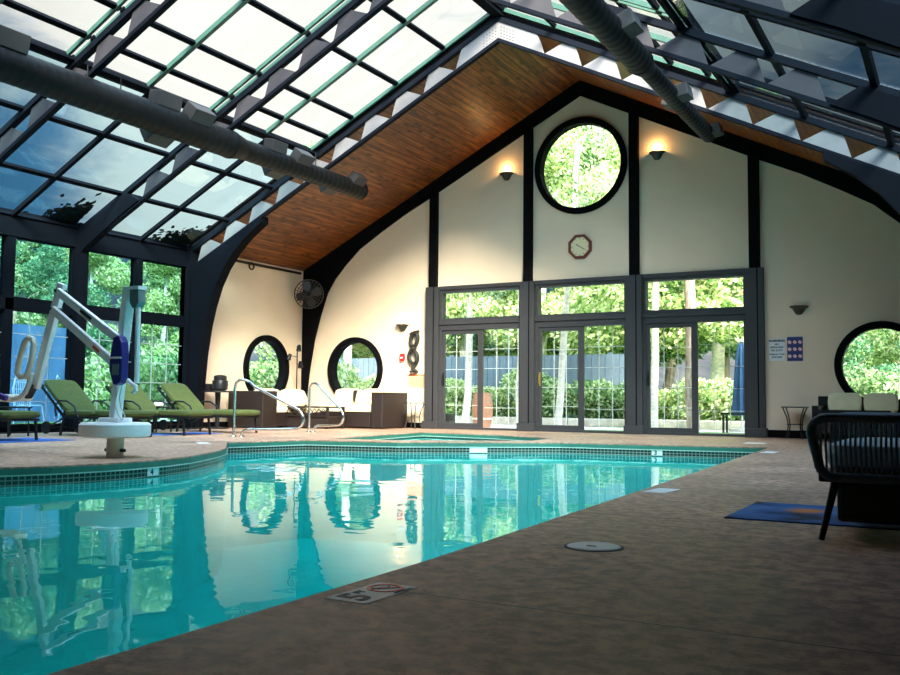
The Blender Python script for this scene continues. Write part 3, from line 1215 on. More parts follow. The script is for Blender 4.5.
# ------------------------------------------------------------------ air ducts
def duct(x, z, y0, ymid, y1, r0, r1, label, outs, rods):
    t = thing('air_duct', label, 'duct', (x, (y0 + y1) / 2, z))
    m = MB()
    path, rs = [], []
    y = y0
    while y < ymid:
        path += [(x, y, z), (x, y + 0.09, z), (x, y + 0.10, z), (x, y + 0.13, z)]
        rs += [r0, r0, r0 + 0.002, r0 + 0.002]
        y += 0.14
    path += [(x, ymid, z), (x, ymid + 0.25, z + 0.0)]
    rs += [r0 + 0.01, r1 + 0.01]
    y = ymid + 0.28
    while y < y1:
        path += [(x, y, z), (x, y + 0.09, z), (x, y + 0.10, z), (x, y + 0.13, z)]
        rs += [r1, r1, r1 + 0.002, r1 + 0.002]
        y += 0.14
    m.tube(path, rs, 24)
    part('duct_pipe', m, 'duct_metal', t, world=True, smooth=True)
    for (yo, ang, big) in outs:
        r_ = r0 if yo < ymid else r1
        s_ = big
        M_ = Matrix.Translation(Vector((x, yo, z))) @ Matrix.Rotation(ang, 4, 'Y')
        m = MB().box((r_ - 0.03, -s_ * 0.75, -s_ * 0.42), (r_ + s_ * 0.62, s_ * 0.75, s_ * 0.42), M_)
        f = part('air_outlet', m, 'outlet_metal', t, world=True, bevel=0.008)
    for yo in rods:
        part('hanger_rod', MB().tube([(x, yo, z + 0.15), (x, yo, zroof(x, 6.66))], 0.008, 6), 'black_metal', t, world=True)
    return t


R_ = math.radians
duct(-10.0, 4.60, 6.0, 10.7, 14.3, 0.215, 0.165, 'long ribbed round duct hanging under the left slope of the glass roof',
     [(6.75, R_(-75), 0.32), (9.3, R_(-78), 0.28), (9.85, R_(-50), 0.28), (9.45, R_(150), 0.28), (11.75, R_(-78), 0.25), (12.35, R_(-50), 0.25), (12.0, R_(155), 0.24), (14.0, R_(-45), 0.22), (13.55, R_(160), 0.22)],
     [8.0, 8.55, 12.9])
duct(2 * XC + 10.0, 4.72, 6.0, 10.55, 13.95, 0.16, 0.115, 'ribbed round duct hanging under the right slope of the glass roof',
     [(7.5, R_(-35), 0.26), (9.6, R_(-20), 0.22), (12.0, R_(-10), 0.20), (12.4, R_(200), 0.18), (13.9, R_(-10), 0.18)],
     [8.0, 12.9])

# pipe run under the boarded ceiling along the left wall
t = thing('ceiling_pipe', 'dark pipe with a round fitting along the top of the left wall', 'pipe', (XL + 0.12, 15.5, 3.52))
part('pipe', MB().tube([(XL + 0.08, 13.9, 3.56), (XL + 0.08, YB - 0.25, 3.56)], 0.03, 10), 'black_metal', t, world=True)
tor = MB()
tor.tube([(XL + 0.12, 15.25 + 0.075 * cos(a_ * PI / 8), 3.50 + 0.075 * sin(a_ * PI / 8)) for a_ in range(16)], 0.018, 8, closed=True)
part('round_fitting', tor, 'black_metal', t, world=True)


# ------------------------------------------------------------------ wall lamps
def sconce(x, z, lit, label, power=4.0):
    t = thing('wall_lamp', label, 'wall lamp', (x, YB, z), group='half-bowl wall lamps')
    m = MB()
    n = 14
    prof = [(0.02, -0.14), (0.055, -0.125), (0.085, -0.08), (0.115, -0.03), (0.16, 0.0), (0.16, 0.018)]
    V, Fs = [], []
    for r, zz in prof:
        for j in range(n + 1):
            a_ = PI + PI * j / n
            V.append((r * cos(a_), r * sin(a_), zz))
    for i in range(len(prof) - 1):
        for j in range(n):
            Fs.append((i * (n + 1) + j, i * (n + 1) + j + 1, (i + 1) * (n + 1) + j + 1, (i + 1) * (n + 1) + j))
    m.add(V, Fs)
    m.box((-0.05, -0.02, -0.12), (0.05, 0.0, 0.01))
    part('bowl', m, 'bronze', t)
    b = MB().lathe([(0.012, -0.03), (0.028, 0.0), (0.02, 0.03), (0.005, 0.045)], (0, -0.075, -0.01), 10)
    part('bulb', b, 'lamp_glow' if lit else 'white_plastic', t)
    if lit:
        ld = bpy.data.lights.new('lamp_light', 'POINT')
        ld.energy = power
        ld.color = (1.0, 0.55, 0.20)
        ld.shadow_soft_size = 0.03
        lo_ = bpy.data.objects.new('lamp_light', ld)
        COL.objects.link(lo_)
        lo_.parent = t
        lo_.location = (0, -0.08, 0.09)


sconce(-10.85, 2.27, True, 'lit half-bowl wall lamp above the dark carved wall sculpture')
sconce(-8.31, 5.39, True, 'lit half-bowl wall lamp high on the wall left of the big round window')
sconce(-5.08, 5.44, True, 'lit half-bowl wall lamp high on the wall right of the big round window')
sconce(-2.525, 2.33, False, 'unlit half-bowl wall lamp above the two small signs on the right')

# ------------------------------------------------------------------ octagonal clock
t = thing('wall_clock', 'octagonal wooden wall clock under the big round window', 'clock', (XC, YB, 3.718))
oc = lambda r: [(r * cos(PI / 8 + PI / 4 * i), r * sin(PI / 8 + PI / 4 * i)) for i in range(8)]
part('case', MB().prism(oc(0.262), lambda a_, b_: (a_, -0.06, b_), lambda a_, b_: (a_, 0, b_), holes=[oc(0.205)]), 'clock_wood', t, bevel=0.008)
part('dial', MB().prism(oc(0.208), lambda a_, b_: (a_, -0.035, b_), lambda a_, b_: (a_, 0, b_)), 'clock_face', t)
hm = MB()
hm.bar((0.0, -0.042, 0.0), (-0.085, -0.042, 0.055), 0.014, 0.004, up=(0, 1, 0))
hm.bar((-0.03, -0.045, 0.02), (0.11, -0.045, -0.065), 0.010, 0.004, up=(0, 1, 0))
part('hands', hm, 'ink', t)
tk = MB()
for i in range(12):
    a_ = PI / 6 * i
    tk.bar((0.155 * cos(a_), -0.038, 0.155 * sin(a_)), (0.18 * cos(a_), -0.038, 0.18 * sin(a_)), 0.009, 0.004, up=(0, 1, 0))
part('hour_marks', tk, 'ink', t)


# ------------------------------------------------------------------ signs on the back wall
def wall_text(s, x, z, size, y=YB - 0.014, bold=0.0):
    return text_mb(s, size, frame4((x, y, z), (1, 0, 0), (0, 0, 1)), 0.002, bold)


t = thing('warning_sign', 'white warning sign with black lettering on the wall right of the doors', 'sign', (-2.91, YB, 1.57))
part('board', MB().box((-3.045, YB - 0.012, 1.375), (-2.777, YB, 1.775)), 'white_plastic', t, world=True)
L = MB()
for s_, z_, sz, bd in (('WARNING', 1.735, 0.052, 0.0015), ('NO', 1.672, 0.042, 0), ('LIFEGUARD', 1.618, 0.042, 0), ('ON DUTY', 1.562, 0.042, 0), ('SWIM AT YOUR', 1.490, 0.034, 0), ('OWN RISK', 1.440, 0.036, 0)):
    q_ = wall_text(s_, -2.911, z_, sz * 1.08, bold=bd + 0.0012)
    L.add(q_.v, q_.f)
part('lettering', L, 'ink', t, world=True)
t = thing('pool_rules_sign', 'dark blue sign with nine round pictograms beside the white warning sign', 'sign', (-2.6, YB, 1.57))
part('board', MB().box((-2.735, YB - 0.012, 1.37), (-2.472, YB, 1.80)), 'sign_blue', t, world=True)
dd, rr = MB(), MB()
for i in range(3):
    for j in range(3):
        c = (-2.735 + 0.263 * (i + 0.5) / 3, 1.455 + 0.125 * j)
        dd.lathe([(0.030, 0), (0.030, 0.004)], (c[0], YB - 0.016, c[1]), 14, axis='Y')
        rr.ring_y(c, 0.036, 0.029, YB - 0.018, YB - 0.012, 16)
        rr.bar((c[0] - 0.022, YB - 0.019, c[1] - 0.022), (c[0] + 0.022, YB - 0.019, c[1] + 0.022), 0.007, 0.003, up=(0, 1, 0))
part('pictograms', dd, 'white_plastic', t, world=True)
part('red_rings', rr, 'red_plastic', t, world=True)

t = thing('notice_sign', 'orange paper notice under the carved wall sculpture', 'sign', (-10.457, YB, 0.88))
part('sheet', MB().box((-10.70, YB - 0.008, 0.875), (-10.215, YB, 1.185)), 'orange_paper', t, world=True)
L = MB()
for z_, x0, x1, h_ in ((1.155, -10.68, -10.24, 0.026), (1.09, -10.65, -10.28, 0.01), (1.05, -10.66, -10.30, 0.01), (1.01, -10.64, -10.27, 0.01), (0.97, -10.66, -10.33, 0.01), (0.93, -10.6, -10.3, 0.01)):
    x = x0
    random.seed(int(z_ * 1000))
    while x < x1:
        w_ = 0.02 + random.random() * 0.05
        L.box((x, YB - 0.011, z_ - h_ / 2), (min(x + w_, x1), YB - 0.008, z_ + h_ / 2))
        x += w_ + 0.014
part('print', L, 'orange_ink', t, world=True)

t = thing('small_notice', 'small white notice left of the carved wall sculpture', 'sign', (-10.82, YB, 1.79))
part('sheet', MB().box((-10.90, YB - 0.008, 1.79), (-10.74, YB, 1.93)), 'white_plastic', t, world=True)
part('heading', MB().box((-10.89, YB - 0.010, 1.905), (-10.75, YB - 0.008, 1.925)), 'red_plastic', t, world=True)
t = thing('fire_alarm', 'small red fire alarm on the wall below the small notice', 'fire alarm', (-10.84, YB, 1.50))
m = MB().prism([(-0.05, -0.03), (0.05, -0.03), (0.065, 0.05), (0.05, 0.14), (-0.05, 0.14), (-0.065, 0.05)], lambda a_, b_: (a_, -0.06, b_), lambda a_, b_: (a_, 0, b_))
part('housing', m, 'red_plastic', t, bevel=0.01)
part('pull_tab', MB().box((-0.03, -0.075, 0.03), (0.03, -0.06, 0.06)), 'white_plastic', t)

# carved sculpture: two open loops on a twisting stem
cv = MB()
cx, cz = -10.53, 1.62


def oval(c0, c1, rx, rz, r, lean=0.0):
    cv.tube([(c0 + rx * cos(a_ * PI / 10) + lean * sin(a_ * PI / 10), YB - 0.07 - 0.02 * cos(a_ * PI / 10), c1 + rz * sin(a_ * PI / 10)) for a_ in range(20)], r, 8, closed=True)


oval(cx + 0.02, 1.93, 0.10, 0.15, 0.045, 0.02)
oval(cx, 1.55, 0.12, 0.15, 0.045, -0.02)
cv.tube([(cx - 0.09, YB - 0.07, 2.06), (cx + 0.02, YB - 0.07, 2.09), (cx + 0.14, YB - 0.07, 2.12)], [0.03, 0.04, 0.03], 8)
cv.tube([(cx, YB - 0.07, 1.42), (cx + 0.02, YB - 0.07, 1.34), (cx, YB - 0.07, 1.28), (cx + 0.10, YB - 0.07, 1.235)], [0.05, 0.05, 0.05, 0.03], 8)
cv.tube([(cx, YB - 0.07, 1.76), (cx + 0.03, YB - 0.07, 1.72)], 0.06, 8)
cv.box((cx - 0.08, YB - 0.10, 1.215), (cx + 0.10, YB - 0.01, 1.25))
cv.tube([(cx, YB - 0.05, 1.74), (cx, YB, 1.74)], 0.02, 8)
single('wall_sculpture', cv, 'dark_carving', 'dark carved wall sculpture of two open loops left of the doors', 'sculpture', smooth=True)

# ------------------------------------------------------------------ wall fan in the corner
t = thing('wall_fan', 'round black caged fan mounted high in the left corner', 'fan', (-13.14, 16.80, 3.03))
face = Vector((0.55, -0.83, -0.05)).normalized()
ex = Vector((0, 0, 1)).cross(face).normalized()
ey = face.cross(ex)
Mf = Matrix((ex, ey, face)).transposed().to_4x4()
cage = MB()
for r_ in (0.33, 0.27, 0.21, 0.15, 0.09):
    zf = 0.07 * (1 - (r_ / 0.34) ** 2) + 0.02
    cage.tube([Mf @ Vector((r_ * cos(a_ * PI / 14), r_ * sin(a_ * PI / 14), zf)) for a_ in range(28)], 0.0045 if r_ < 0.33 else 0.013, 5, closed=True)
    cage.tube([Mf @ Vector((r_ * cos(a_ * PI / 14), r_ * sin(a_ * PI / 14), -zf)) for a_ in range(28)], 0.0045 if r_ < 0.33 else 0.013, 5, closed=True)
for j in range(24):
    a_ = j * PI / 12
    for sg in (1, -1):
        cage.tube([Mf @ Vector((r_ * cos(a_), r_ * sin(a_), sg * (0.07 * (1 - (r_ / 0.34) ** 2) + 0.02))) for r_ in (0.05, 0.13, 0.21, 0.28, 0.33)], 0.004, 4)
part('cage', cage, 'fan_mesh', t)
bl = MB()
for j in range(4):
    a_ = j * PI / 2 + 0.3
    e1 = Vector((cos(a_), sin(a_), 0))
    e2 = Vector((-sin(a_), cos(a_), 0))
    P = []
    for r_, w_, tw in ((0.05, 0.04, 0.02), (0.16, 0.09, 0.03), (0.26, 0.10, 0.025), (0.30, 0.05, 0.015)):
        P += [Mf @ (e1 * r_ + e2 * w_ + Vector((0, 0, tw))), Mf @ (e1 * r_ - e2 * w_ - Vector((0, 0, tw)))]
    n0 = len(bl.v)
    bl.add(P, [(0, 1, 3, 2), (2, 3, 5, 4), (4, 5, 7, 6)])
part('blades', bl, 'fan_mesh', t)
part('motor', MB().lathe([(0.06, -0.13), (0.075, -0.05), (0.06, 0.05), (0.03, 0.08)], (0, 0, 0), 16, m=Mf), 'black_metal', t, smooth=True)
part('bracket', MB().tube([(0, 0, 0), tuple(-face * 0.16), tuple(-face * 0.3 + Vector((-0.08, 0, 0.0))), (XL - (-13.14) + 0.02, 0.22, 0)], 0.022, 8), 'black_metal', t)

# ------------------------------------------------------------------ three-headed floor lamp
t = thing('floor_lamp', 'thin black floor lamp with three small spot heads in the left corner', 'floor lamp', (-13.30, 16.62, 0))
part('base', MB().lathe([(0.14, 0), (0.14, 0.02), (0.02, 0.035)], n=20), 'black_metal', t)
part('pole', MB().tube([(0, 0, 0.02), (0, 0, 1.82)], 0.014, 8), 'black_metal', t)
for (zz, dx, tilt) in ((1.78, 0.07, 0.4), (1.58, -0.16, -0.6), (1.40, 0.12, 0.8)):
    h = MB()
    h.tube([(0, 0, zz), (dx, -abs(dx) * 0.3, zz + 0.02)], 0.008, 6)
    h.tube([(dx, -abs(dx) * 0.3, zz + 0.06), (dx + 0.05 * tilt, -0.04 - abs(dx) * 0.3, zz - 0.07)], [0.035, 0.062], 12)
    part('lamp_head', h, 'black_metal', t, smooth=True)


# ------------------------------------------------------------------ corner seating (left)
def sofa_left():
    t = thing('wicker_sofa', 'dark brown wicker sofa under the round window of the left wall, big box arm', 'sofa', (-13.05, 15.3, 0))
    part('end_box', MB().box((-13.4, 14.5, 0.02), (-12.46, 14.95, 0.77)), 'wicker', t, world=True, bevel=0.015)
    part('base', MB().box((-13.5, 14.95, 0.04), (-12.50, 17.0, 0.30)), 'wicker', t, world=True, bevel=0.01)
    part('backrest', MB().box((-13.55, 14.95, 0.30), (-13.35, 17.0, 0.76)), 'wicker', t, world=True, bevel=0.01)
    part('seat_cushion', MB().cushion((-13.38, 14.97, 0.30), (-12.48, 16.1, 0.48)), 'cream_fabric', t, world=True, smooth=True)
    M_ = Matrix.Translation(Vector((-13.15, 15.45, 0.63))) @ Matrix.Rotation(R_(-22), 4, 'Y')
    part('back_cushion', MB().cushion((-0.09, -0.42, -0.2), (0.09, 0.42, 0.2), m=M_), 'cream_fabric', t, world=True, smooth=True)
    M_ = Matrix.Translation(Vector((-13.15, 16.32, 0.63))) @ Matrix.Rotation(R_(-22), 4, 'Y')
    part('back_cushion', MB().cushion((-0.09, -0.42, -0.2), (0.09, 0.42, 0.2), m=M_), 'cream_fabric', t, world=True, smooth=True)


sofa_left()
t = thing('wicker_daybed', 'long brown wicker daybed with cream cushions under the left round window', 'daybed', (-11.4, 16.6, 0))
part('base', MB().box((-12.42, 16.12, 0.03), (-10.93, 17.15, 0.33)), 'wicker', t, world=True, bevel=0.01)
part('end_box', MB().box((-10.93, 16.15, 0.02), (-10.64, 17.15, 0.77)), 'wicker', t, world=True, bevel=0.015)
part('backrest', MB().box((-12.42, 17.0, 0.33), (-10.93, 17.17, 0.72)), 'wicker', t, world=True)
part('seat_cushion', MB().cushion((-12.42, 16.1, 0.32), (-10.94, 17.0, 0.52)), 'cream_fabric', t, world=True, smooth=True)
for x0 in (-12.35, -11.62):
    M_ = Matrix.Translation(Vector((x0 + 0.34, 16.86, 0.66))) @ Matrix.Rotation(R_(-15), 4, 'X')
    part('back_cushion', MB().cushion((-0.36, -0.09, -0.19), (0.36, 0.09, 0.19), m=M_), 'cream_fabric', t, world=True, smooth=True)
single('throw_pillow', MB().cushion((-0.17, -0.06, -0.16), (0.17, 0.06, 0.16), m=Matrix.Translation(Vector((-11.45, 16.62, 0.66))) @ Matrix.Rotation(R_(-18), 4, 'X')),
       'cream_fabric', 'small cream pillow leaning on the daybed beside its brown end box', 'pillow', smooth=True)
single('brown_cushion', MB().cushion((-0.06, -0.05, -0.13), (0.06, 0.05, 0.13), m=Matrix.Translation(Vector((-11.70, 16.70, 0.69)))),
       'wicker', 'narrow dark brown cushion standing between the cream daybed cushions', 'cushion', smooth=True)

# lattice bench in front of the seating
t = thing('lattice_table', 'low brown table with a criss-cross lattice rim in front of the corner sofa', 'coffee table', (-11.9, 15.75, 0))
x0, x1, y0, y1 = -12.66, -11.42, 15.3, 15.9
part('table_top', MB().box((x0, y0, 0.43), (x1, y1, 0.46)), 'wicker', t, world=True)
for (xx, yy) in ((x0, y0), (x1, y0), (x0, y1), (x1, y1)):
    sx_ = 0.03 if xx == x0 else -0.03
    sy_ = 0.03 if yy == y0 else -0.03
    part('leg', MB().box((xx, yy, 0), (xx + sx_ * 1.6, yy + sy_ * 1.6, 0.43)), 'wicker', t, world=True)
part('skirt', MB().box((x0 + 0.04, y0 + 0.03, 0.03), (x1 - 0.04, y1 - 0.03, 0.26)), 'wicker', t, world=True)
lt = MB()
nseg = 11
for i in range(nseg):
    a_ = x0 + (x1 - x0) * i / nseg
    b_ = x0 + (x1 - x0) * (i + 1) / nseg
    lt.bar((a_, y0, 0.27), (b_, y0, 0.42), 0.012, 0.012)
    lt.bar((b_, y0, 0.27), (a_, y0, 0.42), 0.012, 0.012)
lt.bar((x0, y0, 0.265), (x1, y0, 0.265), 0.02, 0.02)
part('lattice', lt, 'wicker', t, world=True)


# ------------------------------------------------------------------ small metal side tables with curved legs
def side_table(x, y, label, matn, rz=0.0, top=0.56, w_=0.46):
    t = thing('side_table', label, 'side table', (x, y, 0), rz, group='curved-leg metal side tables')
    part('table_top', MB().lathe([(w_ / 2, 0), (w_ / 2, 0.02)], (0, 0, top - 0.02), 28), matn, t)
    for sx in (-1, 1):
        for sy in (-1, 1):
            pts = [(sx * 0.6, sy * 0.6, 1.0), (sx * 0.42, sy * 0.42, 0.72), (sx * 0.34, sy * 0.34, 0.45), (sx * 0.38, sy * 0.38, 0.2), (sx * 0.48, sy * 0.48, 0.0)]
            part('leg', MB().tube([(a_ * w_ * 0.62, b_ * w_ * 0.62, c_ * (top - 0.03) + 0.005) for a_, b_, c_ in pts], 0.011, 8), matn, t, smooth=True)
    part('stretcher', MB().tube([(0.34 * 0.62 * w_ * cos(a_ * PI / 8 + 0.4) * 1.4, 0.34 * 0.62 * w_ * sin(a_ * PI / 8 + 0.4) * 1.4, top * 0.45) for a_ in range(16)], 0.007, 6, closed=True), matn, t)
    return t


side_table(-10.28, 16.80, 'bronze curved-leg side table beside the daybed and the left door', 'bronze')
side_table(-2.57, 16.90, 'black curved-leg side table between the right door and the sofa', 'black_metal')
t = thing('tissue_box', 'white tissue box on the bronze side table', 'tissue box', (-10.30, 16.80, 0.56))
part('carton', MB().box((-0.10, -0.06, 0), (0.10, 0.06, 0.08)), 'white_plastic', t, bevel=0.006)
part('tissue', MB().prism([(-0.05, 0.08), (0.05, 0.08), (0.03, 0.15), (-0.02, 0.13)], lambda a_, b_: (a_, -0.008, b_), lambda a_, b_: (a_, 0.008, b_)), 'white_plastic', t)

# ------------------------------------------------------------------ round pedestal table with pots
t = thing('pedestal_table', 'dark round pedestal table by the curved black rib', 'table', (-13.12, 13.9, 0))
part('table_top', MB().lathe([(0.30, 0.73), (0.30, 0.76)], n=28), 'dark_carving', t)
part('pedestal', MB().lathe([(0.045, 0.02), (0.04, 0.4), (0.06, 0.73)], n=14), 'black_metal', t)
part('foot', MB().lathe([(0.24, 0.0), (0.22, 0.02), (0.04, 0.04)], n=24), 'black_metal', t)
t = thing('brown_box', 'small brown wooden box on the pedestal table', 'box', (-13.33, 13.84, 0.76))
part('case', MB().box((-0.10, -0.08, 0), (0.10, 0.08, 0.12)), 'wicker', t, bevel=0.004)
part('lid', MB().box((-0.105, -0.085, 0.12), (0.105, 0.085, 0.14)), 'wicker', t)
t = thing('black_pot', 'squat black pot with a lid on the pedestal table', 'pot', (-13.03, 13.86, 0.76))
part('bowl', MB().lathe([(0.10, 0), (0.15, 0.03), (0.16, 0.14), (0.15, 0.18)], n=22), 'pot_black', t, smooth=True)
part('lid', MB().lathe([(0.165, 0.18), (0.16, 0.20), (0.13, 0.21), (0.13, 0.29), (0.10, 0.31), (0.04, 0.32)], n=22), 'pot_black', t, smooth=True)


# ------------------------------------------------------------------ chaise longues
def chaise(loc, label):
    """local +X points from head to foot"""
    t = thing('chaise_longue', label, 'chaise longue', loc, group='green cushioned chaise longues along the left windows')
    hw = 0.29
    fr = MB()
    for s_ in (-1, 1):
        fr.bar((-0.05, s_ * hw, 0.29), (1.30, s_ * hw, 0.29), 0.03, 0.035)
        fr.bar((-0.02, s_ * hw, 0.29), (-0.62, s_ * hw, 0.80), 0.03, 0.03)
    fr.bar((1.30, -hw, 0.29), (1.30, hw, 0.29), 0.03, 0.035)
    fr.bar((-0.60, -hw, 0.785), (-0.60, hw, 0.785), 0.03, 0.03)
    for i in range(6):
        x = 0.1 + i * 0.21
        fr.bar((x, -hw, 0.295), (x, hw, 0.295), 0.03, 0.01)
    part('frame', fr, 'black_metal', t)
    for s_ in (-1, 1):
        part('leg', MB().bar((1.22, s_ * hw, 0.28), (1.26, s_ * hw, 0.0), 0.03, 0.03), 'black_metal', t)
        part('leg', MB().bar((-0.02, s_ * hw, 0.28), (-0.10, s_ * hw, 0.0), 0.03, 0.03), 'black_metal', t)
        part('armrest', MB().tube([(-0.16, s_ * (hw + 0.035), 0.30), (-0.20, s_ * (hw + 0.04), 0.46), (-0.10, s_ * (hw + 0.04), 0.55), (0.10, s_ * (hw + 0.04), 0.54), (0.26, s_ * (hw + 0.04), 0.46), (0.34, s_ * (hw + 0.035), 0.30)], 0.016, 8), 'black_metal', t, smooth=True)
        wh = MB().tube([(-0.42, s_ * hw, 0.12), (-0.42, s_ * (hw + 0.03), 0.12)], 0.10, 16)
        wh.bar((-0.42, s_ * hw, 0.12), (-0.05, s_ * hw, 0.27), 0.02, 0.02)
        part('wheel', wh, 'black_metal', t)
    st = MB()
    st.bar((-0.42, -hw, 0.12), (-0.42, hw, 0.12), 0.02, 0.02)
    st.bar((1.24, -hw, 0.12), (1.24, hw, 0.12), 0.015, 0.015)
    part('stretcher', st, 'black_metal', t)
    seat = MB().cushion((-0.05, -hw - 0.02, 0.305), (0.66, hw + 0.02, 0.405))
    seat.cushion((0.62, -hw - 0.02, 0.305), (1.38, hw + 0.02, 0.415))
    part('seat_cushion', seat, 'olive_fabric', t, smooth=True)
    M_ = Matrix.Translation(Vector((-0.0, 0, 0.36))) @ Matrix.Rotation(R_(40), 4, 'Y')
    part('back_cushion', MB().cushion((-0.76, -hw - 0.02, -0.02), (0.02, hw + 0.02, 0.075), m=M_), 'olive_fabric', t, smooth=True)
    return t


CH_ = chaise((-12.28, 12.38, 0), 'green chaise longue nearest the curved black rib and pedestal table')
dup(CH_, (-12.28, 11.22, 0), label='green chaise longue second from the curved rib, in front of the mullion')
dup(CH_, (-12.30, 9.95, 0), label='green chaise longue partly hidden behind the mast of the pool lift')
dup(CH_, (-12.45, 8.05, 0), label='green chaise longue cut off by the left edge, beneath the lift seat')


def low_table(loc, label):
    t = thing('low_table', label, 'side table', loc, group='small black tables between chaise longues')
    part('table_top', MB().box((-0.25, -0.2, 0.43), (0.25, 0.2, 0.45)), 'black_metal', t, bevel=0.004)
    for a_ in (-1, 1):
        for b_ in (-1, 1):
            part('leg', MB().bar((a_ * 0.22, b_ * 0.17, 0.43), (a_ * 0.22, b_ * 0.17, 0), 0.02, 0.02), 'black_metal', t)
    return t


LT = low_table((-12.62, 11.80, 0), 'small black table between the two chaise longues nearest the rib')
dup(LT, (-12.75, 9.02, 0), label='small black table between the lift and the leftmost chaise longue')
single('folded_towel', MB().cushion((-12.76, 11.70, 0.45), (-12.5, 11.9, 0.53)), 'white_plastic', 'white folded towel on the small black table', 'towel', smooth=True)


# ------------------------------------------------------------------ stainless handrails
def handrail(loc, rz, L, label):
    t = thing('handrail', label, 'handrail', loc, rz, group='stainless steel pool handrails')
    H = 0.90
    pts = [(0, 0, 0), (0, 0, H - 0.14), (0.02, 0, H - 0.05), (0.08, 0, H), (0.18, 0, H), (0.28, 0, H - 0.03), (0.36, 0, H - 0.10)]
    pts += [(0.36 + (L - 0.42) * t_, 0, H - 0.10 - 0.36 * t_) for t_ in (0.25, 0.5, 0.75, 1.0)]
    pts += [(L, 0, H - 0.54), (L + 0.02, 0, H - 0.62), (L - 0.02, 0, H - 0.70), (L - 0.10, 0, H - 0.745), (L - 0.2, 0, H - 0.755), (L * 0.5, 0, H - 0.77), (0.27, 0, H - 0.775), (0.18, 0, H - 0.80), (0.15, 0, H - 0.84), (0.15, 0, 0)]
    part('rail', MB().tube(pts, 0.022, 12), 'steel', t, smooth=True)
    for x in (0.0, 0.15):
        part('flange', MB().lathe([(0.055, 0), (0.055, 0.012), (0.03, 0.03)], (x, 0, 0), 18), 'steel', t, smooth=True)
    return t


hr = handrail((-10.12, 11.1, 0), R_(8), 1.24, 'stainless handrail nearer the pool lift')
handrail((-10.62, 13.66, 0), R_(-16), 1.0, 'stainless handrail beside the hot tub, in front of the corner sofa')

# ------------------------------------------------------------------ pool lift
YL = 6.56
t = thing('pool_lift', 'white pool access lift standing on the deck edge at the left', 'pool lift', (-7.57, YL, 0))
part('pedestal', MB().lathe([(0.085, 0.0), (0.085, 0.21)], (-7.57, YL, 0), 22), 'lift_cream', t, world=True, smooth=True)
part('locking_knob', MB().tube([(-7.71, YL, 0.07), (-7.43, YL, 0.07)], 0.018, 10), 'black_metal', t, world=True)
part('base_drum', MB().lathe([(0.30, 0.205), (0.345, 0.215), (0.35, 0.24), (0.35, 0.33), (0.33, 0.35), (0.1, 0.355)], (-7.58, YL, 0), 40), 'white_paint', t, world=True, smooth=True)
part('collar', MB().box((-7.73, YL - 0.1, 0.35), (-7.44, YL + 0.1, 0.40)), 'white_paint', t, world=True, bevel=0.015)
part('mast', MB().bar((-7.585, YL, 0.38), (-7.44, YL, 1.74), 0.085, 0.105, up=(0, 1, 0)), 'white_paint', t, world=True, bevel=0.008)
for nm, a_, b_, y_ in (('upper_arm', (-8.46, 1.735), (-7.50, 1.20), YL - 0.02), ('lower_arm', (-8.53, 1.545), (-7.55, 0.955), YL - 0.02)):
    ar = part(nm, MB().bar((a_[0], y_ - 0.05, a_[1]), (b_[0], y_ - 0.05, b_[1]), 0.05, 0.085), 'white_paint', t, world=True, bevel=0.008)
    sb = MB()
    d_ = Vector((b_[0] - a_[0], 0, b_[1] - a_[1]))
    for f0, f1 in ((0.42, 0.60),) if nm == 'upper_arm' else ((0.70, 0.80),):
        p0 = Vector((a_[0], y_ - 0.077, a_[1])) + d_ * f0
        p1 = Vector((a_[0], y_ - 0.077, a_[1])) + d_ * f1
        sb.bar(p0, p1, 0.004, 0.03)
    part('warning_label', sb, 'ink' if nm == 'upper_arm' else 'orange_ink', ar, world=True)
part('seat_post', MB().bar((-8.49, YL + 0.01, 1.83), (-8.87, YL + 0.01, 0.70), 0.06, 0.11, up=(1, 0, 0)), 'white_paint', t, world=True, bevel=0.008)
pv = MB()
for (x_, z_) in ((-8.46, 1.74), (-8.53, 1.55), (-7.52, 1.20)):
    pv.tube([(x_, YL - 0.105, z_), (x_, YL + 0.05, z_)], 0.018, 10)
part('pivot_bolts', pv, 'black_metal', t, world=True)
ft = [(-8.86, 1.245), (-8.80, 1.225), (-8.765, 1.17), (-8.80, 1.0), (-8.85, 0.86), (-8.90, 0.82), (-8.98, 0.82), (-9.03, 0.86), (-9.02, 0.95), (-8.97, 1.10), (-8.92, 1.21)]
part('footrest', MB().tube([(a_, YL - 0.1, b_) for a_, b_ in ft], 0.033, 10, closed=True), 'lift_cream', t, world=True, smooth=True)
part('seat_pipe', MB().tube([(-8.86, YL - 0.05, 0.86), (-8.89, YL - 0.05, 0.74), (-8.95, YL - 0.05, 0.65), (-9.05, YL - 0.05, 0.59), (-9.2, YL - 0.05, 0.57), (-9.45, YL - 0.05, 0.58)], 0.030, 10), 'white_paint', t, world=True, smooth=True)
part('seat', MB().cushion((-9.75, YL - 0.22, 0.555), (-9.12, YL + 0.22, 0.63)), 'lift_cream', t, world=True, smooth=True)
part('seat_bracket', MB().bar((-8.87, YL, 0.74), (-8.98, YL, 0.60), 0.08, 0.05), 'black_metal', t, world=True)
part('seat_strap', MB().bar((-9.30, YL - 0.23, 0.645), (-9.08, YL - 0.18, 0.585), 0.05, 0.06), 'purple_cloth', t, world=True, bevel=0.01)
part('actuator_head', MB().prism([(-7.385, 1.71), (-7.26, 1.70), (-7.25, 1.57), (-7.29, 1.51), (-7.34, 1.51), (-7.38, 1.57)], lambda a_, b_: (a_, YL - 0.05, b_), lambda a_, b_: (a_, YL + 0.05, b_)), 'grey_plastic', t, world=True, bevel=0.008)
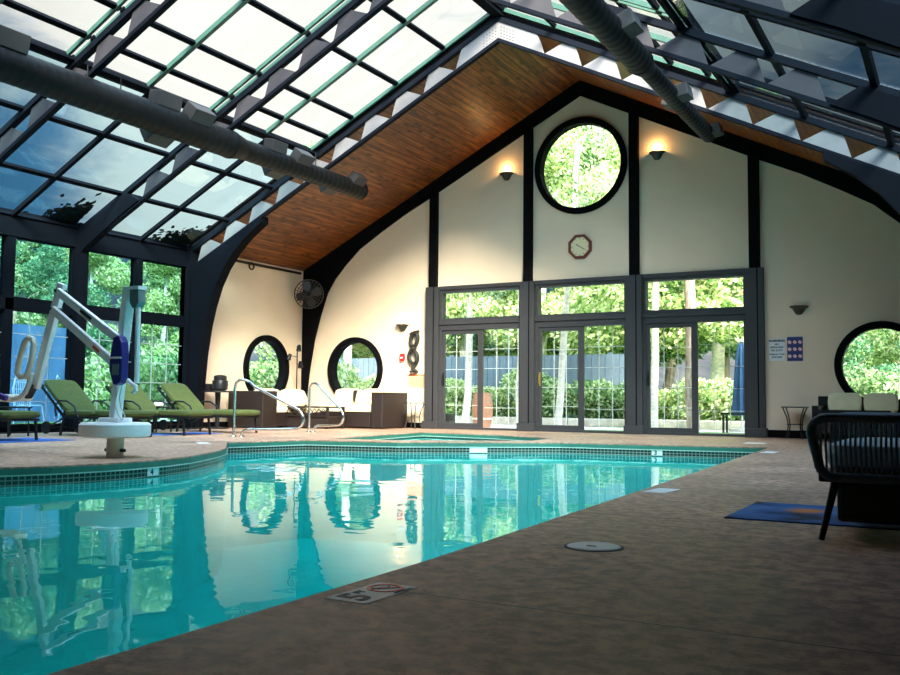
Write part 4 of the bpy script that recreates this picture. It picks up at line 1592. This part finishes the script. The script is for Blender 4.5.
part('head_bracket', MB().box((-7.44, YL - 0.055, 1.70), (-7.25, YL + 0.055, 1.735)), 'white_paint', t, world=True)
part('actuator_rod', MB().tube([(-7.305, YL, 1.55), (-7.29, YL, 0.75)], 0.026, 10), 'white_paint', t, world=True, smooth=True)
bp_ = [(-7.50, 0.80), (-7.47, 0.74), (-7.43, 0.725), (-7.38, 0.745), (-7.35, 0.80), (-7.345, 1.05), (-7.36, 1.16), (-7.40, 1.225), (-7.46, 1.225), (-7.50, 1.17), (-7.525, 1.03), (-7.535, 0.90)]
bt = part('battery_pack', MB().prism(bp_, lambda a_, b_: (a_, YL - 0.15, b_), lambda a_, b_: (a_, YL - 0.055, b_)), 'navy_plastic', t, world=True, bevel=0.015)
part('stripe', MB().box((-7.52, YL - 0.156, 0.995), (-7.355, YL - 0.148, 1.015)), 'white_plastic', bt, world=True)
part('control_window', MB().box((-7.475, YL - 0.156, 0.83), (-7.385, YL - 0.148, 0.94)), 'grey_plastic', bt, world=True)
part('hand_crank', MB().tube([(-7.36, YL - 0.05, 0.78), (-7.30, YL - 0.05, 0.74), (-7.25, YL - 0.05, 0.72), (-7.24, YL - 0.05, 0.68), (-7.28, YL - 0.05, 0.655)], 0.022, 8), 'white_paint', t, world=True, smooth=True)
part('cable', MB().tube([(-7.42, YL - 0.07, 0.74), (-7.43, YL - 0.09, 0.6), (-7.40, YL - 0.09, 0.5), (-7.34, YL - 0.09, 0.42), (-7.42, YL - 0.06, 0.38)], 0.006, 6), 'lift_cream', t, world=True)
part('cable', MB().tube([(-7.46, YL - 0.07, 0.74), (-7.49, YL - 0.09, 0.55), (-7.45, YL - 0.09, 0.45), (-7.38, YL - 0.09, 0.37)], 0.006, 6), 'lift_cream', t, world=True)


# ------------------------------------------------------------------ depth markers, skimmer lid
def deck_sign():
    cx_, cy_ = -1.636, 2.443
    M_ = frame4((cx_, cy_, 0.002), (0.03, 1, 0), (-1, 0.03, 0))
    t = thing('depth_marker', 'white deck plate reading 5 FT with a no-diving symbol, nearest the camera', 'depth marker', (cx_, cy_, 0))
    m_ = MB().box((-0.145, -0.076, -0.002), (0.145, 0.076, 0.0), M_)
    part('plate', m_, 'white_plastic', t, world=True)
    L = text_mb('5', 0.15, frame4(M_ @ Vector((-0.085, 0.0, 0.001)), (0.03, 1, 0), (-1, 0.03, 0)), 0.001, 0.004)
    f_ = text_mb('FT', 0.04, frame4(M_ @ Vector((-0.02, 0.035, 0.001)), (0.03, 1, 0), (-1, 0.03, 0)), 0.001, 0.001)
    L.add(f_.v, f_.f)
    f_ = text_mb('NO DIVING', 0.018, frame4(M_ @ Vector((0.075, -0.066, 0.001)), (0.03, 1, 0), (-1, 0.03, 0)), 0.001, 0)
    L.add(f_.v, f_.f)
    part('lettering', L, 'ink', t, world=True)
    g_ = MB()
    P = []
    n_ = 32
    for r_, z_ in ((0.060, 0.0), (0.060, 0.002), (0.048, 0.002), (0.048, 0.0)):
        for j in range(n_):
            P.append(M_ @ Vector((0.075 + r_ * cos(2 * PI * j / n_), 0.004 + r_ * sin(2 * PI * j / n_), z_)))
    Fs = []
    for q_ in range(3):
        for j in range(n_):
            Fs.append((q_ * n_ + j, q_ * n_ + (j + 1) % n_, (q_ + 1) * n_ + (j + 1) % n_, (q_ + 1) * n_ + j))
    g_.add(P, Fs)
    g_.bar(M_ @ Vector((0.075 - 0.036, 0.04, 0.0015)), M_ @ Vector((0.075 + 0.036, -0.032, 0.0015)), 0.010, 0.002)
    part('prohibition_ring', g_, 'red_plastic', t, world=True)
    d_ = MB()
    d_.bar(M_ @ Vector((0.05, 0.02, 0.001)), M_ @ Vector((0.085, -0.005, 0.001)), 0.014, 0.001)
    d_.bar(M_ @ Vector((0.085, -0.005, 0.001)), M_ @ Vector((0.105, 0.012, 0.001)), 0.008, 0.001)
    d_.lathe([(0.008, 0), (0.008, 0.001)], M_ @ Vector((0.045, 0.028, 0.0005)), 10)
    part('diver_figure', d_, 'ink', t, world=True)


deck_sign()
for (x_, y_, w_, l_, rz, lb) in ((-1.83, 6.27, 0.16, 0.34, -0.06, 'blank white deck plate on the right deck, midway along the pool edge'),
                                (-2.13, 12.0, 0.16, 0.34, -0.06, 'small white deck plate near the far right corner of the pool'),
                                (-2.8, 14.6, 0.30, 0.30, 0.0, 'small white deck plate in front of the right glass door'),
                                (-8.98, 9.25, 0.16, 0.30, 0.9, 'small white deck plate on the left deck near the first handrail')):
    single('depth_marker', MB().box((-w_ / 2, -l_ / 2, 0), (w_ / 2, l_ / 2, 0.004), Matrix.Translation(Vector((x_, y_, 0))) @ Matrix.Rotation(rz, 4, 'Z')),
           'white_plastic', lb, 'depth marker', 'white plates set in the deck')


def wall_marker(px, py, nx, ny, s_, w_, label):
    """plate on the tile band facing the water along (nx, ny)"""
    nv = Vector((nx, ny, 0)).normalized()
    tv = Vector((0, 0, 1)).cross(nv)
    c = Vector((px, py, -0.115))
    t = thing('depth_marker', label, 'depth marker', tuple(c))
    M_ = frame4((0, 0, 0), tv, (0, 0, 1))
    part('plate', MB().box((-w_ / 2, -0.036, -0.003), (w_ / 2, 0.036, 0.003), M_), 'white_plastic', t)
    if s_:
        part('lettering', text_mb(s_, 0.085, frame4(nv * 0.006 - tv * 0.02, tv, (0, 0, 1)), 0.001, 0.003), 'ink', t)


def band_point(xq, a, b):
    """point on the tile face between two outline corners at room x"""
    a, b = Vector(a), Vector(b)
    f = (xq - a.x) / (b.x - a.x)
    return a + (b - a) * f


p_ = band_point(-3.87, (-2.37, 13.3), (-5.26, 12.82))
wall_marker(p_.x, p_.y - 0.002, 0.16, -0.98, '3', 0.15, 'white tile plate numbered 3 on the far pool wall below the right door')
p_ = band_point(-6.25, (-5.26, 12.82), (-7.2, 11.33))
wall_marker(p_.x + 0.001, p_.y, 0.61, -0.79, None, 0.26, 'plain white plate on the far pool wall below the hot tub')
wall_marker(-6.915, 6.46, 0.99, 0.12, '4', 0.16, 'white tile plate numbered 4 on the curved pool wall beneath the lift')

t = thing('skimmer_lid', 'round white skimmer lid set in the deck beside the pool', 'skimmer lid', (-1.365, 3.69, 0))
part('lid', MB().lathe([(0.112, 0.0), (0.112, 0.005), (0.10, 0.008)], n=36), 'white_plastic', t)
part('rim', MB().lathe([(0.125, 0.0), (0.125, 0.003), (0.113, 0.003)], n=36), 'ink', t)
part('finger_hole', MB().box((-0.02, -0.035, 0.008), (0.02, -0.02, 0.010)), 'ink', t)

# ------------------------------------------------------------------ rugs on the deck
o = link_mesh('printed_mat', MB().box((-0.92, -0.44, 0), (0.92, 0.44, 0.008)), 'rug_print', bevel=0.003)
o.location = (-0.20, 5.42, 0)
tag(o, 'flat blue mat with an orange motif lying under the rope armchair', 'mat')
single('blue_mat', MB().box((-11.95, 7.2, 0), (-10.9, 8.75, 0.008)), 'blue_towel', 'blue mat on the deck in front of the leftmost chaise longue', 'mat')
single('blue_mat', MB().box((-11.9, 10.75, 0), (-11.25, 12.05, 0.008)), 'blue_towel', 'blue mat on the deck at the foot of the two far chaise longues', 'mat')

# ------------------------------------------------------------------ rope armchair in the foreground (faces the pool)
t = thing('rope_armchair', 'dark rope-woven armchair in the right foreground with light blue seat cushion', 'armchair', (-0.15, 4.85, 0))


def rr_path(x0, x1, z0, z1, r, y, n=5, lean=0.0):
    pts = []
    for (cx_, cz_, a0) in ((x0 + r, z0 + r, PI), (x0 + r, z1 - r, PI / 2), (x1 - r, z1 - r, 0), (x1 - r, z0 + r, -PI / 2)):
        for i in range(n + 1):
            a_ = a0 - (PI / 2) * i / n
            pts.append((cx_ + r * cos(a_), y, cz_ + r * sin(a_)))
    return pts


def clockwise_loop(y, x0=-0.61, x1=0.34):
    pts = []
    spec = [(x0 + 0.10, 0.29 + 0.06, PI * 1.5, PI), (x0 + 0.07, 0.545 - 0.07, PI, PI / 2), (x1 - 0.1, 0.545 - 0.07, PI / 2, 0), (x1 - 0.1, 0.29 + 0.06, 0, -PI / 2)]
    rad = [0.07, 0.07, 0.07, 0.07]
    for (cx_, cz_, a0, a1), r_ in zip(spec, rad):
        for i in range(6):
            a_ = a0 + (a1 - a0) * i / 5
            pts.append((cx_ + r_ * cos(a_), y, cz_ + r_ * sin(a_)))
    return pts


for yy in (4.45, 5.25):
    lp = clockwise_loop(yy)
    part('arm_frame', MB().tube(lp, 0.022, 10, closed=True), 'tube_blue_grey', t, world=True, smooth=True)
    rp = MB()
    for i in range(44):
        x = -0.585 + i * 0.0205
        rp.tube([(x, yy, 0.30), (x - 0.004, yy - 0.004, 0.42), (x, yy, 0.535)], 0.0058, 5)
    part('rope_weave', rp, 'rope_grey', t, world=True)
bk = MB()
bk.tube([(0.33, 4.45, 0.30), (0.37, 4.46, 0.60), (0.42, 4.50, 0.80), (0.43, 4.60, 0.84), (0.43, 5.10, 0.84), (0.42, 5.20, 0.80), (0.37, 5.24, 0.60), (0.33, 5.25, 0.30)], 0.022, 10)
part('back_frame', bk, 'tube_blue_grey', t, world=True, smooth=True)
rp = MB()
for i in range(34):
    y = 4.50 + i * 0.0215
    rp.tube([(0.33, y, 0.32), (0.38, y, 0.58), (0.43, y, 0.83)], 0.0058, 5)
part('rope_back', rp, 'rope_grey', t, world=True)
part('seat_frame', MB().box((-0.585, 4.47, 0.255), (0.33, 5.23, 0.30)), 'black_metal', t, world=True, bevel=0.01)
part('seat_cushion', MB().cushion((-0.575, 4.49, 0.30), (0.30, 5.21, 0.445)), 'blue_grey_fabric', t, world=True, smooth=True)
part('back_cushion', MB().cushion((0.16, 4.52, 0.44), (0.32, 5.18, 0.78)), 'blue_grey_fabric', t, world=True, smooth=True)
part('skirt_box', MB().box((-0.52, 4.56, 0.07), (0.30, 5.14, 0.26)), 'pot_black', t, world=True, bevel=0.02)
for (xa, ya, xb, yb_) in ((-0.51, 4.50, -0.572, 4.44), (0.24, 4.50, 0.30, 4.44), (-0.51, 5.20, -0.572, 5.26), (0.24, 5.20, 0.30, 5.26)):
    part('leg', MB().tube([(xa, ya, 0.28), (xb, yb_, 0.0)], [0.020, 0.013], 10), 'black_metal', t, world=True, smooth=True)

# ------------------------------------------------------------------ sofa under the right round window
t = thing('patio_sofa', 'long dark patio sofa with cream back cushions under the right round window', 'sofa', (-0.9, 16.7, 0))
x0, x1 = -2.20, 0.20
part('base', MB().box((x0 + 0.02, 16.25, 0.12), (x1, 17.05, 0.32)), 'black_metal', t, world=True, bevel=0.01)
part('back_frame', MB().box((x0, 17.0, 0.12), (x1, 17.10, 0.70)), 'black_metal', t, world=True, bevel=0.01)
part('armrest', MB().box((x0, 16.20, 0.02), (x0 + 0.10, 17.1, 0.58)), 'black_metal', t, world=True, bevel=0.01)
part('armrest', MB().box((x1 - 0.02, 16.20, 0.02), (x1 + 0.08, 17.1, 0.58)), 'black_metal', t, world=True, bevel=0.01)
part('corner_post', MB().box((x0, 16.98, 0.1), (x0 + 0.26, 17.12, 0.745)), 'black_metal', t, world=True, bevel=0.01)
part('front_rail', MB().box((x0 + 0.02, 16.18, 0.46), (-1.02, 16.23, 0.515)), 'black_metal', t, world=True)
for i in range(3):
    a_ = x0 + 0.12 + i * 0.77
    part('seat_cushion', MB().cushion((a_, 16.24, 0.32), (a_ + 0.75, 16.95, 0.47)), 'cream_fabric', t, world=True, smooth=True)
for i in range(4):
    a_ = x0 + 0.17 + i * 0.56
    M_ = Matrix.Translation(Vector((a_ + 0.265, 16.88, 0.63))) @ Matrix.Rotation(R_(-12), 4, 'X')
    part('back_cushion', MB().cushion((-0.265, -0.08, -0.17), (0.265, 0.08, 0.17), m=M_), 'cream_fabric', t, world=True, smooth=True)


# ------------------------------------------------------------------ outside: fences, patio, trees
def leaf_cloud(name, n_leaf, lobes, size, seed, mat, gap=0.0):
    random.seed(seed)
    V, Fs, T = [], [], []
    for _ in range(n_leaf):
        c, r = random.choice(lobes)
        d = Vector((random.gauss(0, 1), random.gauss(0, 1), random.gauss(0, 1))).normalized()
        rr_ = r * (0.45 + 0.6 * random.random() ** 0.5)
        p = Vector(c) + Vector((d.x * rr_, d.y * rr_, d.z * rr_ * 0.8))
        nrm = (d + Vector((random.gauss(0, .7), random.gauss(0, .7), random.gauss(0, .7)))).normalized()
        e1 = nrm.cross(Vector((random.random(), random.random(), random.random() + 0.1))).normalized()
        e2 = nrm.cross(e1)
        s_ = size * (0.6 + 0.8 * random.random())
        o_ = len(V)
        V += [p - e1 * s_, p - e2 * s_ * 0.55, p + e1 * s_, p + e2 * s_ * 0.55]
        Fs.append((o_, o_ + 1, o_ + 2, o_ + 3))
        T.append(min(1, max(0, 0.5 + random.gauss(0, 0.36))))
    me = bpy.data.meshes.new(name)
    me.from_pydata([tuple(v) for v in V], [], Fs)
    at = me.attributes.new('tint', 'FLOAT', 'FACE')
    at.data.foreach_set('value', T)
    me.materials.append(MATS[mat])
    return me


def tree_proto(kind, seed, mat, H, R, leaves, size, bark, label):
    random.seed(seed)
    lobes = []
    for i in range(22):
        z = H * (0.26 + 0.72 * random.random())
        w_ = R * (1.0 - 0.45 * abs(z / H - 0.5) * 2)
        a_ = random.random() * 2 * PI
        q_ = w_ * (0.15 + 0.75 * random.random())
        lobes.append(((q_ * cos(a_), q_ * sin(a_), z), R * (0.24 + 0.25 * random.random())))
    me = leaf_cloud('crown', leaves, lobes, size, seed + 1, mat)
    t = thing(kind, label, 'tree', (0, 0, 0), group='trees outside the windows')
    c = bpy.data.objects.new('crown', me)
    COL.objects.link(c)
    c.parent = t
    tr = MB()
    pts = [(0, 0, -0.3)]
    x = y = 0.0
    for i in range(1, 9):
        x += random.gauss(0, 0.07)
        y += random.gauss(0, 0.07)
        pts.append((x, y, H * 0.9 * i / 8))
    rs = [0.17 * (1 - 0.8 * i / 8) + 0.02 for i in range(9)]
    tr.tube(pts, rs, 9)
    for i in range(7):
        b0 = Vector(pts[2 + i % 6])
        a_ = random.random() * 2 * PI
        e = b0 + Vector((cos(a_) * R * 0.6, sin(a_) * R * 0.6, H * 0.12))
        mid = (b0 + e) / 2 + Vector((0, 0, 0.12))
        tr.tube([tuple(b0), tuple(mid), tuple(e)], [0.05, 0.035, 0.015], 6)
    part('trunk', tr, bark, t, smooth=True)
    return t


protoA = tree_proto('broadleaf_tree', 11, 'leaf_bright', 8.0, 2.3, 28000, 0.072, 'pale_bark', '')
protoB = tree_proto('woodland_tree', 23, 'leaf_mid', 9.5, 2.6, 26000, 0.08, 'bark', '')
protoC = tree_proto('dark_tree', 37, 'leaf_cool', 9.0, 2.6, 18000, 0.078, 'bark', '')
used = {id(protoA): False, id(protoB): False, id(protoC): False}


def place(pr, x, y, s_, label):
    if not used[id(pr)]:
        used[id(pr)] = True
        o_ = pr
        o_.location = (x, y, -0.05)
        o_['label'] = label
    else:
        o_ = dup(pr, (x, y, -0.05), label=label)
    o_.rotation_euler = (0, 0, random.random() * 6.28)
    o_.scale = (s_, s_, s_)
    return o_


random.seed(77)
rowsB = [(protoA, 26.6, [-19.5, -16.6, -13.9, -11.2, -8.6, -6.0, -3.4, -0.8]), (protoB, 31.0, [-24.0, -20.5, -17.2, -13.8, -10.4, -7.0, -3.6, -0.4]), (protoC, 35.5, [-26.0, -22.0, -18.0, -14.0, -10.0, -6.0, -2.0])]
rn = ['bright leafy tree just behind the fence', 'taller green tree in the middle row', 'dark tree in the farthest row']
ordn = ['first', 'second', 'third', 'fourth', 'fifth', 'sixth', 'seventh', 'eighth']
for (pr, y, xs), nm in zip(rowsB, rn):
    for i, x in enumerate(xs):
        place(pr, x + random.uniform(-0.4, 0.4), y + random.uniform(-0.6, 0.6), random.uniform(1.05, 1.25) * (0.66 if x > -4.5 else 1.0), nm + ' beyond the doors, %s from the left' % ordn[i])
rowsL = [(protoC, -19.6, [3.5, 6.6, 9.6, 12.4, 15.2]), (protoB, -23.4, [3.0, 7.0, 10.8, 14.6, 16.4, 18.4, 22.0]), (protoA, -21.2, [5.0, 11.2, 17.6, 19.9])]
rn = ['dark tree close to the left windows', 'tall green tree behind the left windows', 'bright leafy tree among those outside the left windows']
for (pr, x, ys), nm in zip(rowsL, rn):
    for i, y in enumerate(ys):
        place(pr, x + random.uniform(-0.4, 0.4), y, (random.uniform(0.47, 0.52) if pr is protoC else random.uniform(0.54, 0.6)) if pr is not protoA else 0.62, nm + ', %s from the near end' % ordn[i])

for (x, y, lb) in ((-2.6, 24.4, 'dark tree filling the left half of the right round window'), (-0.6, 24.0, 'dark tree filling the right half of the right round window')):
    place(protoC, x, y, 0.55, lb)
# slim pale trunks close behind the doors
random.seed(9)
for (x, y, r_, lean, lb) in ((-11.05, 20.6, 0.10, 0.25, 'slim pale tree trunk seen through the left door, left leaf'),
                             (-9.62, 20.9, 0.11, -0.1, 'slim pale tree trunk seen through the left door, right leaf'),
                             (-8.45, 20.4, 0.09, 0.5, 'leaning pale tree trunk seen through the middle door, left leaf'),
                             (-6.35, 21.2, 0.10, 0.1, 'pale tree trunk at the right edge of the middle door'),
                             (-5.30, 20.7, 0.15, -0.15, 'thick mottled tree trunk seen through the right door'),
                             (-14.65, 20.4, 0.13, 0.05, 'pale tree trunk seen through the left round window'),
                             (-1.05, 20.6, 0.12, 0.15, 'pale tree trunk seen through the right round window')):
    t = thing('slender_tree', lb, 'tree', (x, y, -0.02), group='slender trees close behind the doors')
    pts = [(lean * i / 8 + random.gauss(0, 0.02), random.gauss(0, 0.02), 6.8 * i / 8) for i in range(9)]
    part('trunk', MB().tube(pts, [r_ * (1 - 0.05 * i) for i in range(9)], 10), 'pale_bark' if r_ < 0.14 else 'bark', t, smooth=True)
    lobes = [((lean + random.uniform(-1.2, 1.2), random.uniform(-0.8, 0.8), random.uniform(3.6, 7.4) if x < -4 else random.uniform(2.2, 4.4)), random.uniform(0.5, 0.8)) for _ in range(9)]
    me = leaf_cloud('crown', 6000, lobes, 0.05, int(abs(x) * 100), 'leaf_bright')
    c = bpy.data.objects.new('crown', me)
    COL.objects.link(c)
    c.parent = t

# shrubs
lob = [((random.uniform(-0.5, 0.5), random.uniform(-0.3, 0.3), random.uniform(0.25, 0.85)), 0.38) for _ in range(9)]
mes = [leaf_cloud('shrub', 5200, lob, 0.045, 3, 'leaf_bright'), leaf_cloud('shrub', 5200, lob, 0.048, 8, 'leaf_mid')]
random.seed(21)
xs = [-16.6 + 1.02 * i for i in range(17)]
for i, x in enumerate(xs):
    o = bpy.data.objects.new('shrub', mes[(i * 5 // 3) % 2])
    COL.objects.link(o)
    s_ = random.uniform(0.8, 1.35)
    o.location = (x, 22.5 + random.uniform(-0.2, 0.5), 0.0)
    o.scale = (s_, s_, s_)
    o.rotation_euler = (0, 0, random.random() * 6)
    tag(o, 'leafy shrub in the planting bed beyond the doors, number %d from the left' % (i + 1), 'shrub', 'shrubs in the planting bed')
for i, (x, y) in enumerate(((-16.9, 14.6), (-16.6, 15.9), (-17.0, 17.2), (-16.4, 19.2), (-15.2, 20.0))):
    o = bpy.data.objects.new('shrub', mes[i % 2])
    COL.objects.link(o)
    o.location = (x, y, 0.0)
    o.scale = (1.35, 1.35, 1.5)
    tag(o, 'leafy shrub outside the round window of the left wall, %s from the near end' % ordn[i], 'shrub', 'shrubs outside the left corner')

# fence behind the bed
t = thing('garden_fence', 'blue-grey boarded garden fence behind the shrubs beyond the doors', 'fence', (-9, 24.6, 0))
m = MB()
x = -19.0
while x < -7.7:
    m.box((x, 24.58, 0.1), (x + 0.19, 24.61, 1.95))
    x += 0.205
part('boards', m, 'fence_blue', t, world=True)
m = MB()
m.box((-19, 24.61, 0.4), (-7.6, 24.66, 0.5))
m.box((-19, 24.61, 1.5), (-7.6, 24.66, 1.6))
part('rails', m, 'fence_blue', t, world=True)
x = -18.9
while x < -7.5:
    part('fence_post', MB().box((x, 24.66, -0.05), (x + 0.1, 24.76, 2.0)), 'fence_blue', t, world=True)
    x += 2.55
# low stone edge of the bed
m = MB()
pts = [(-17, 21.2), (-12, 21.6), (-8.6, 21.3), (-6.0, 21.75), (-3, 21.4), (1, 22.0)]
for a_, b_ in zip(pts[:-1], pts[1:]):
    m.bar((a_[0], a_[1] + 0.15, 0.09), (b_[0], b_[1] + 0.15, 0.09), 0.28, 0.22)
single('stone_edging', m, 'stone', 'low stone edging of the planting bed beyond the doors', 'edging', bevel=0.03)
m = MB().prism([(-7.2, YB + 0.6), (-5.8, YB + 0.55), (-3.4, YB + 1.2), (-3.5, YB + 1.9), (-5.4, YB + 1.7), (-7.2, YB + 1.5)], lambda a_, b_: (a_, b_, 0.0), lambda a_, b_: (a_, b_, 0.015))
single('grass_mat', m, 'grass', 'curved green turf mat on the patio outside the middle and right doors', 'mat')

# closed blue parasol outside the right door
t = thing('closed_parasol', 'closed blue garden parasol seen through the right door', 'parasol', (-4.18, 20.4, 0))
part('pole', MB().tube([(0, 0, 0), (0, 0, 2.0)], 0.02, 10), 'white_plastic', t)
V, Fs = [], []
n_ = 32
for i, (z_, r_) in enumerate(((1.95, 0.02), (1.8, 0.08), (1.4, 0.12), (0.8, 0.16), (0.35, 0.18))):
    for j in range(n_):
        a_ = 2 * PI * j / n_
        rr_ = r_ * (1 + 0.22 * cos(8 * a_))
        V.append((rr_ * cos(a_), rr_ * sin(a_), z_))
for i in range(4):
    for j in range(n_):
        Fs.append((i * n_ + j, i * n_ + (j + 1) % n_, (i + 1) * n_ + (j + 1) % n_, (i + 1) * n_ + j))
part('canopy', MB().add(V, Fs), 'screen_blue', t, smooth=True)
part('base', MB().lathe([(0.28, 0), (0.28, 0.06), (0.05, 0.09)], n=20), 'stone', t)
# patio bench outside the right door
t = thing('garden_bench', 'small white garden bench outside the right door', 'bench', (-3.9, 19.1, 0))
part('seat', MB().box((-0.4, -0.2, 0.38), (0.4, 0.2, 0.42)), 'bronze', t)
for a_ in (-0.35, 0.35):
    for b_ in (-0.16, 0.16):
        part('leg', MB().box((a_ - 0.02, b_ - 0.02, 0), (a_ + 0.02, b_ + 0.02, 0.38)), 'bronze', t)
t['label'] = 'small bronze bench on the patio outside the right door'
t = thing('plant_pot', 'small dark pot on the patio outside the left door', 'plant pot', (-10.05, 18.0, 0))
part('pot', MB().lathe([(0.08, 0), (0.13, 0.1), (0.12, 0.28), (0.14, 0.32)], n=18), 'pot_black', t, smooth=True)
t = thing('barrel', 'pale wooden barrel on the patio outside the left door', 'barrel', (-9.75, 19.0, 0))
part('staves', MB().lathe([(0.19, 0), (0.24, 0.25), (0.25, 0.4), (0.24, 0.55), (0.19, 0.8)], n=20), 'terracotta', t, smooth=True)
part('hoops', MB().lathe([(0.232, 0.18), (0.245, 0.18), (0.25, 0.22), (0.235, 0.22)], n=20), 'pale_bark', t)

# blue screens and lacy chairs outside the left windows
t = thing('privacy_screen', 'long blue privacy screen outside the left windows', 'screen', (-17.6, 10.5, 0))
m = MB()
y = 5.5
while y < 13.9:
    m.box((-17.62, y, 0.05), (-17.58, y + 0.3, 2.15))
    y += 0.305
part('panels', m, 'screen_blue', t, world=True)
for y in (5.5, 8.3, 11.1, 13.9):
    part('screen_post', MB().box((-17.68, y - 0.04, -0.05), (-17.6, y + 0.04, 2.25)), 'fence_blue', t, world=True)


def lace_chair(loc, rz, label):
    t = thing('garden_chair', label, 'garden chair', loc, rz, group='white lacy garden chairs outside')
    part('seat', MB().lathe([(0.21, 0.43), (0.21, 0.45)], n=20), 'lace_white', t)
    b = MB()
    b.tube([(-0.2, 0.18, 0.43), (-0.21, 0.22, 0.75), (-0.12, 0.25, 0.97), (0, 0.26, 1.02), (0.12, 0.25, 0.97), (0.21, 0.22, 0.75), (0.2, 0.18, 0.43)], 0.013, 7)
    for i in range(-3, 4):
        b.tube([(i * 0.05, 0.19, 0.44), (i * 0.055, 0.235, 0.75), (i * 0.03, 0.255, 0.97)], 0.006, 5)
    for z_ in (0.6, 0.75, 0.88):
        b.tube([(-0.19, 0.22, z_), (0, 0.24, z_), (0.19, 0.22, z_)], 0.006, 5)
    part('backrest', b, 'lace_white', t)
    for a_ in (-1, 1):
        for c_ in (-1, 1):
            part('leg', MB().tube([(a_ * 0.15, c_ * 0.15, 0.43), (a_ * 0.20, c_ * 0.20, 0)], 0.012, 6), 'lace_white', t)
    return t


lc = lace_chair((-15.0, 11.9, 0), R_(130), 'white lacy garden chair outside, the one nearer the side post')
dup(lc, (-15.6, 11.45, 0), R_(100), label='white lacy garden chair outside, the one farther from the glass')
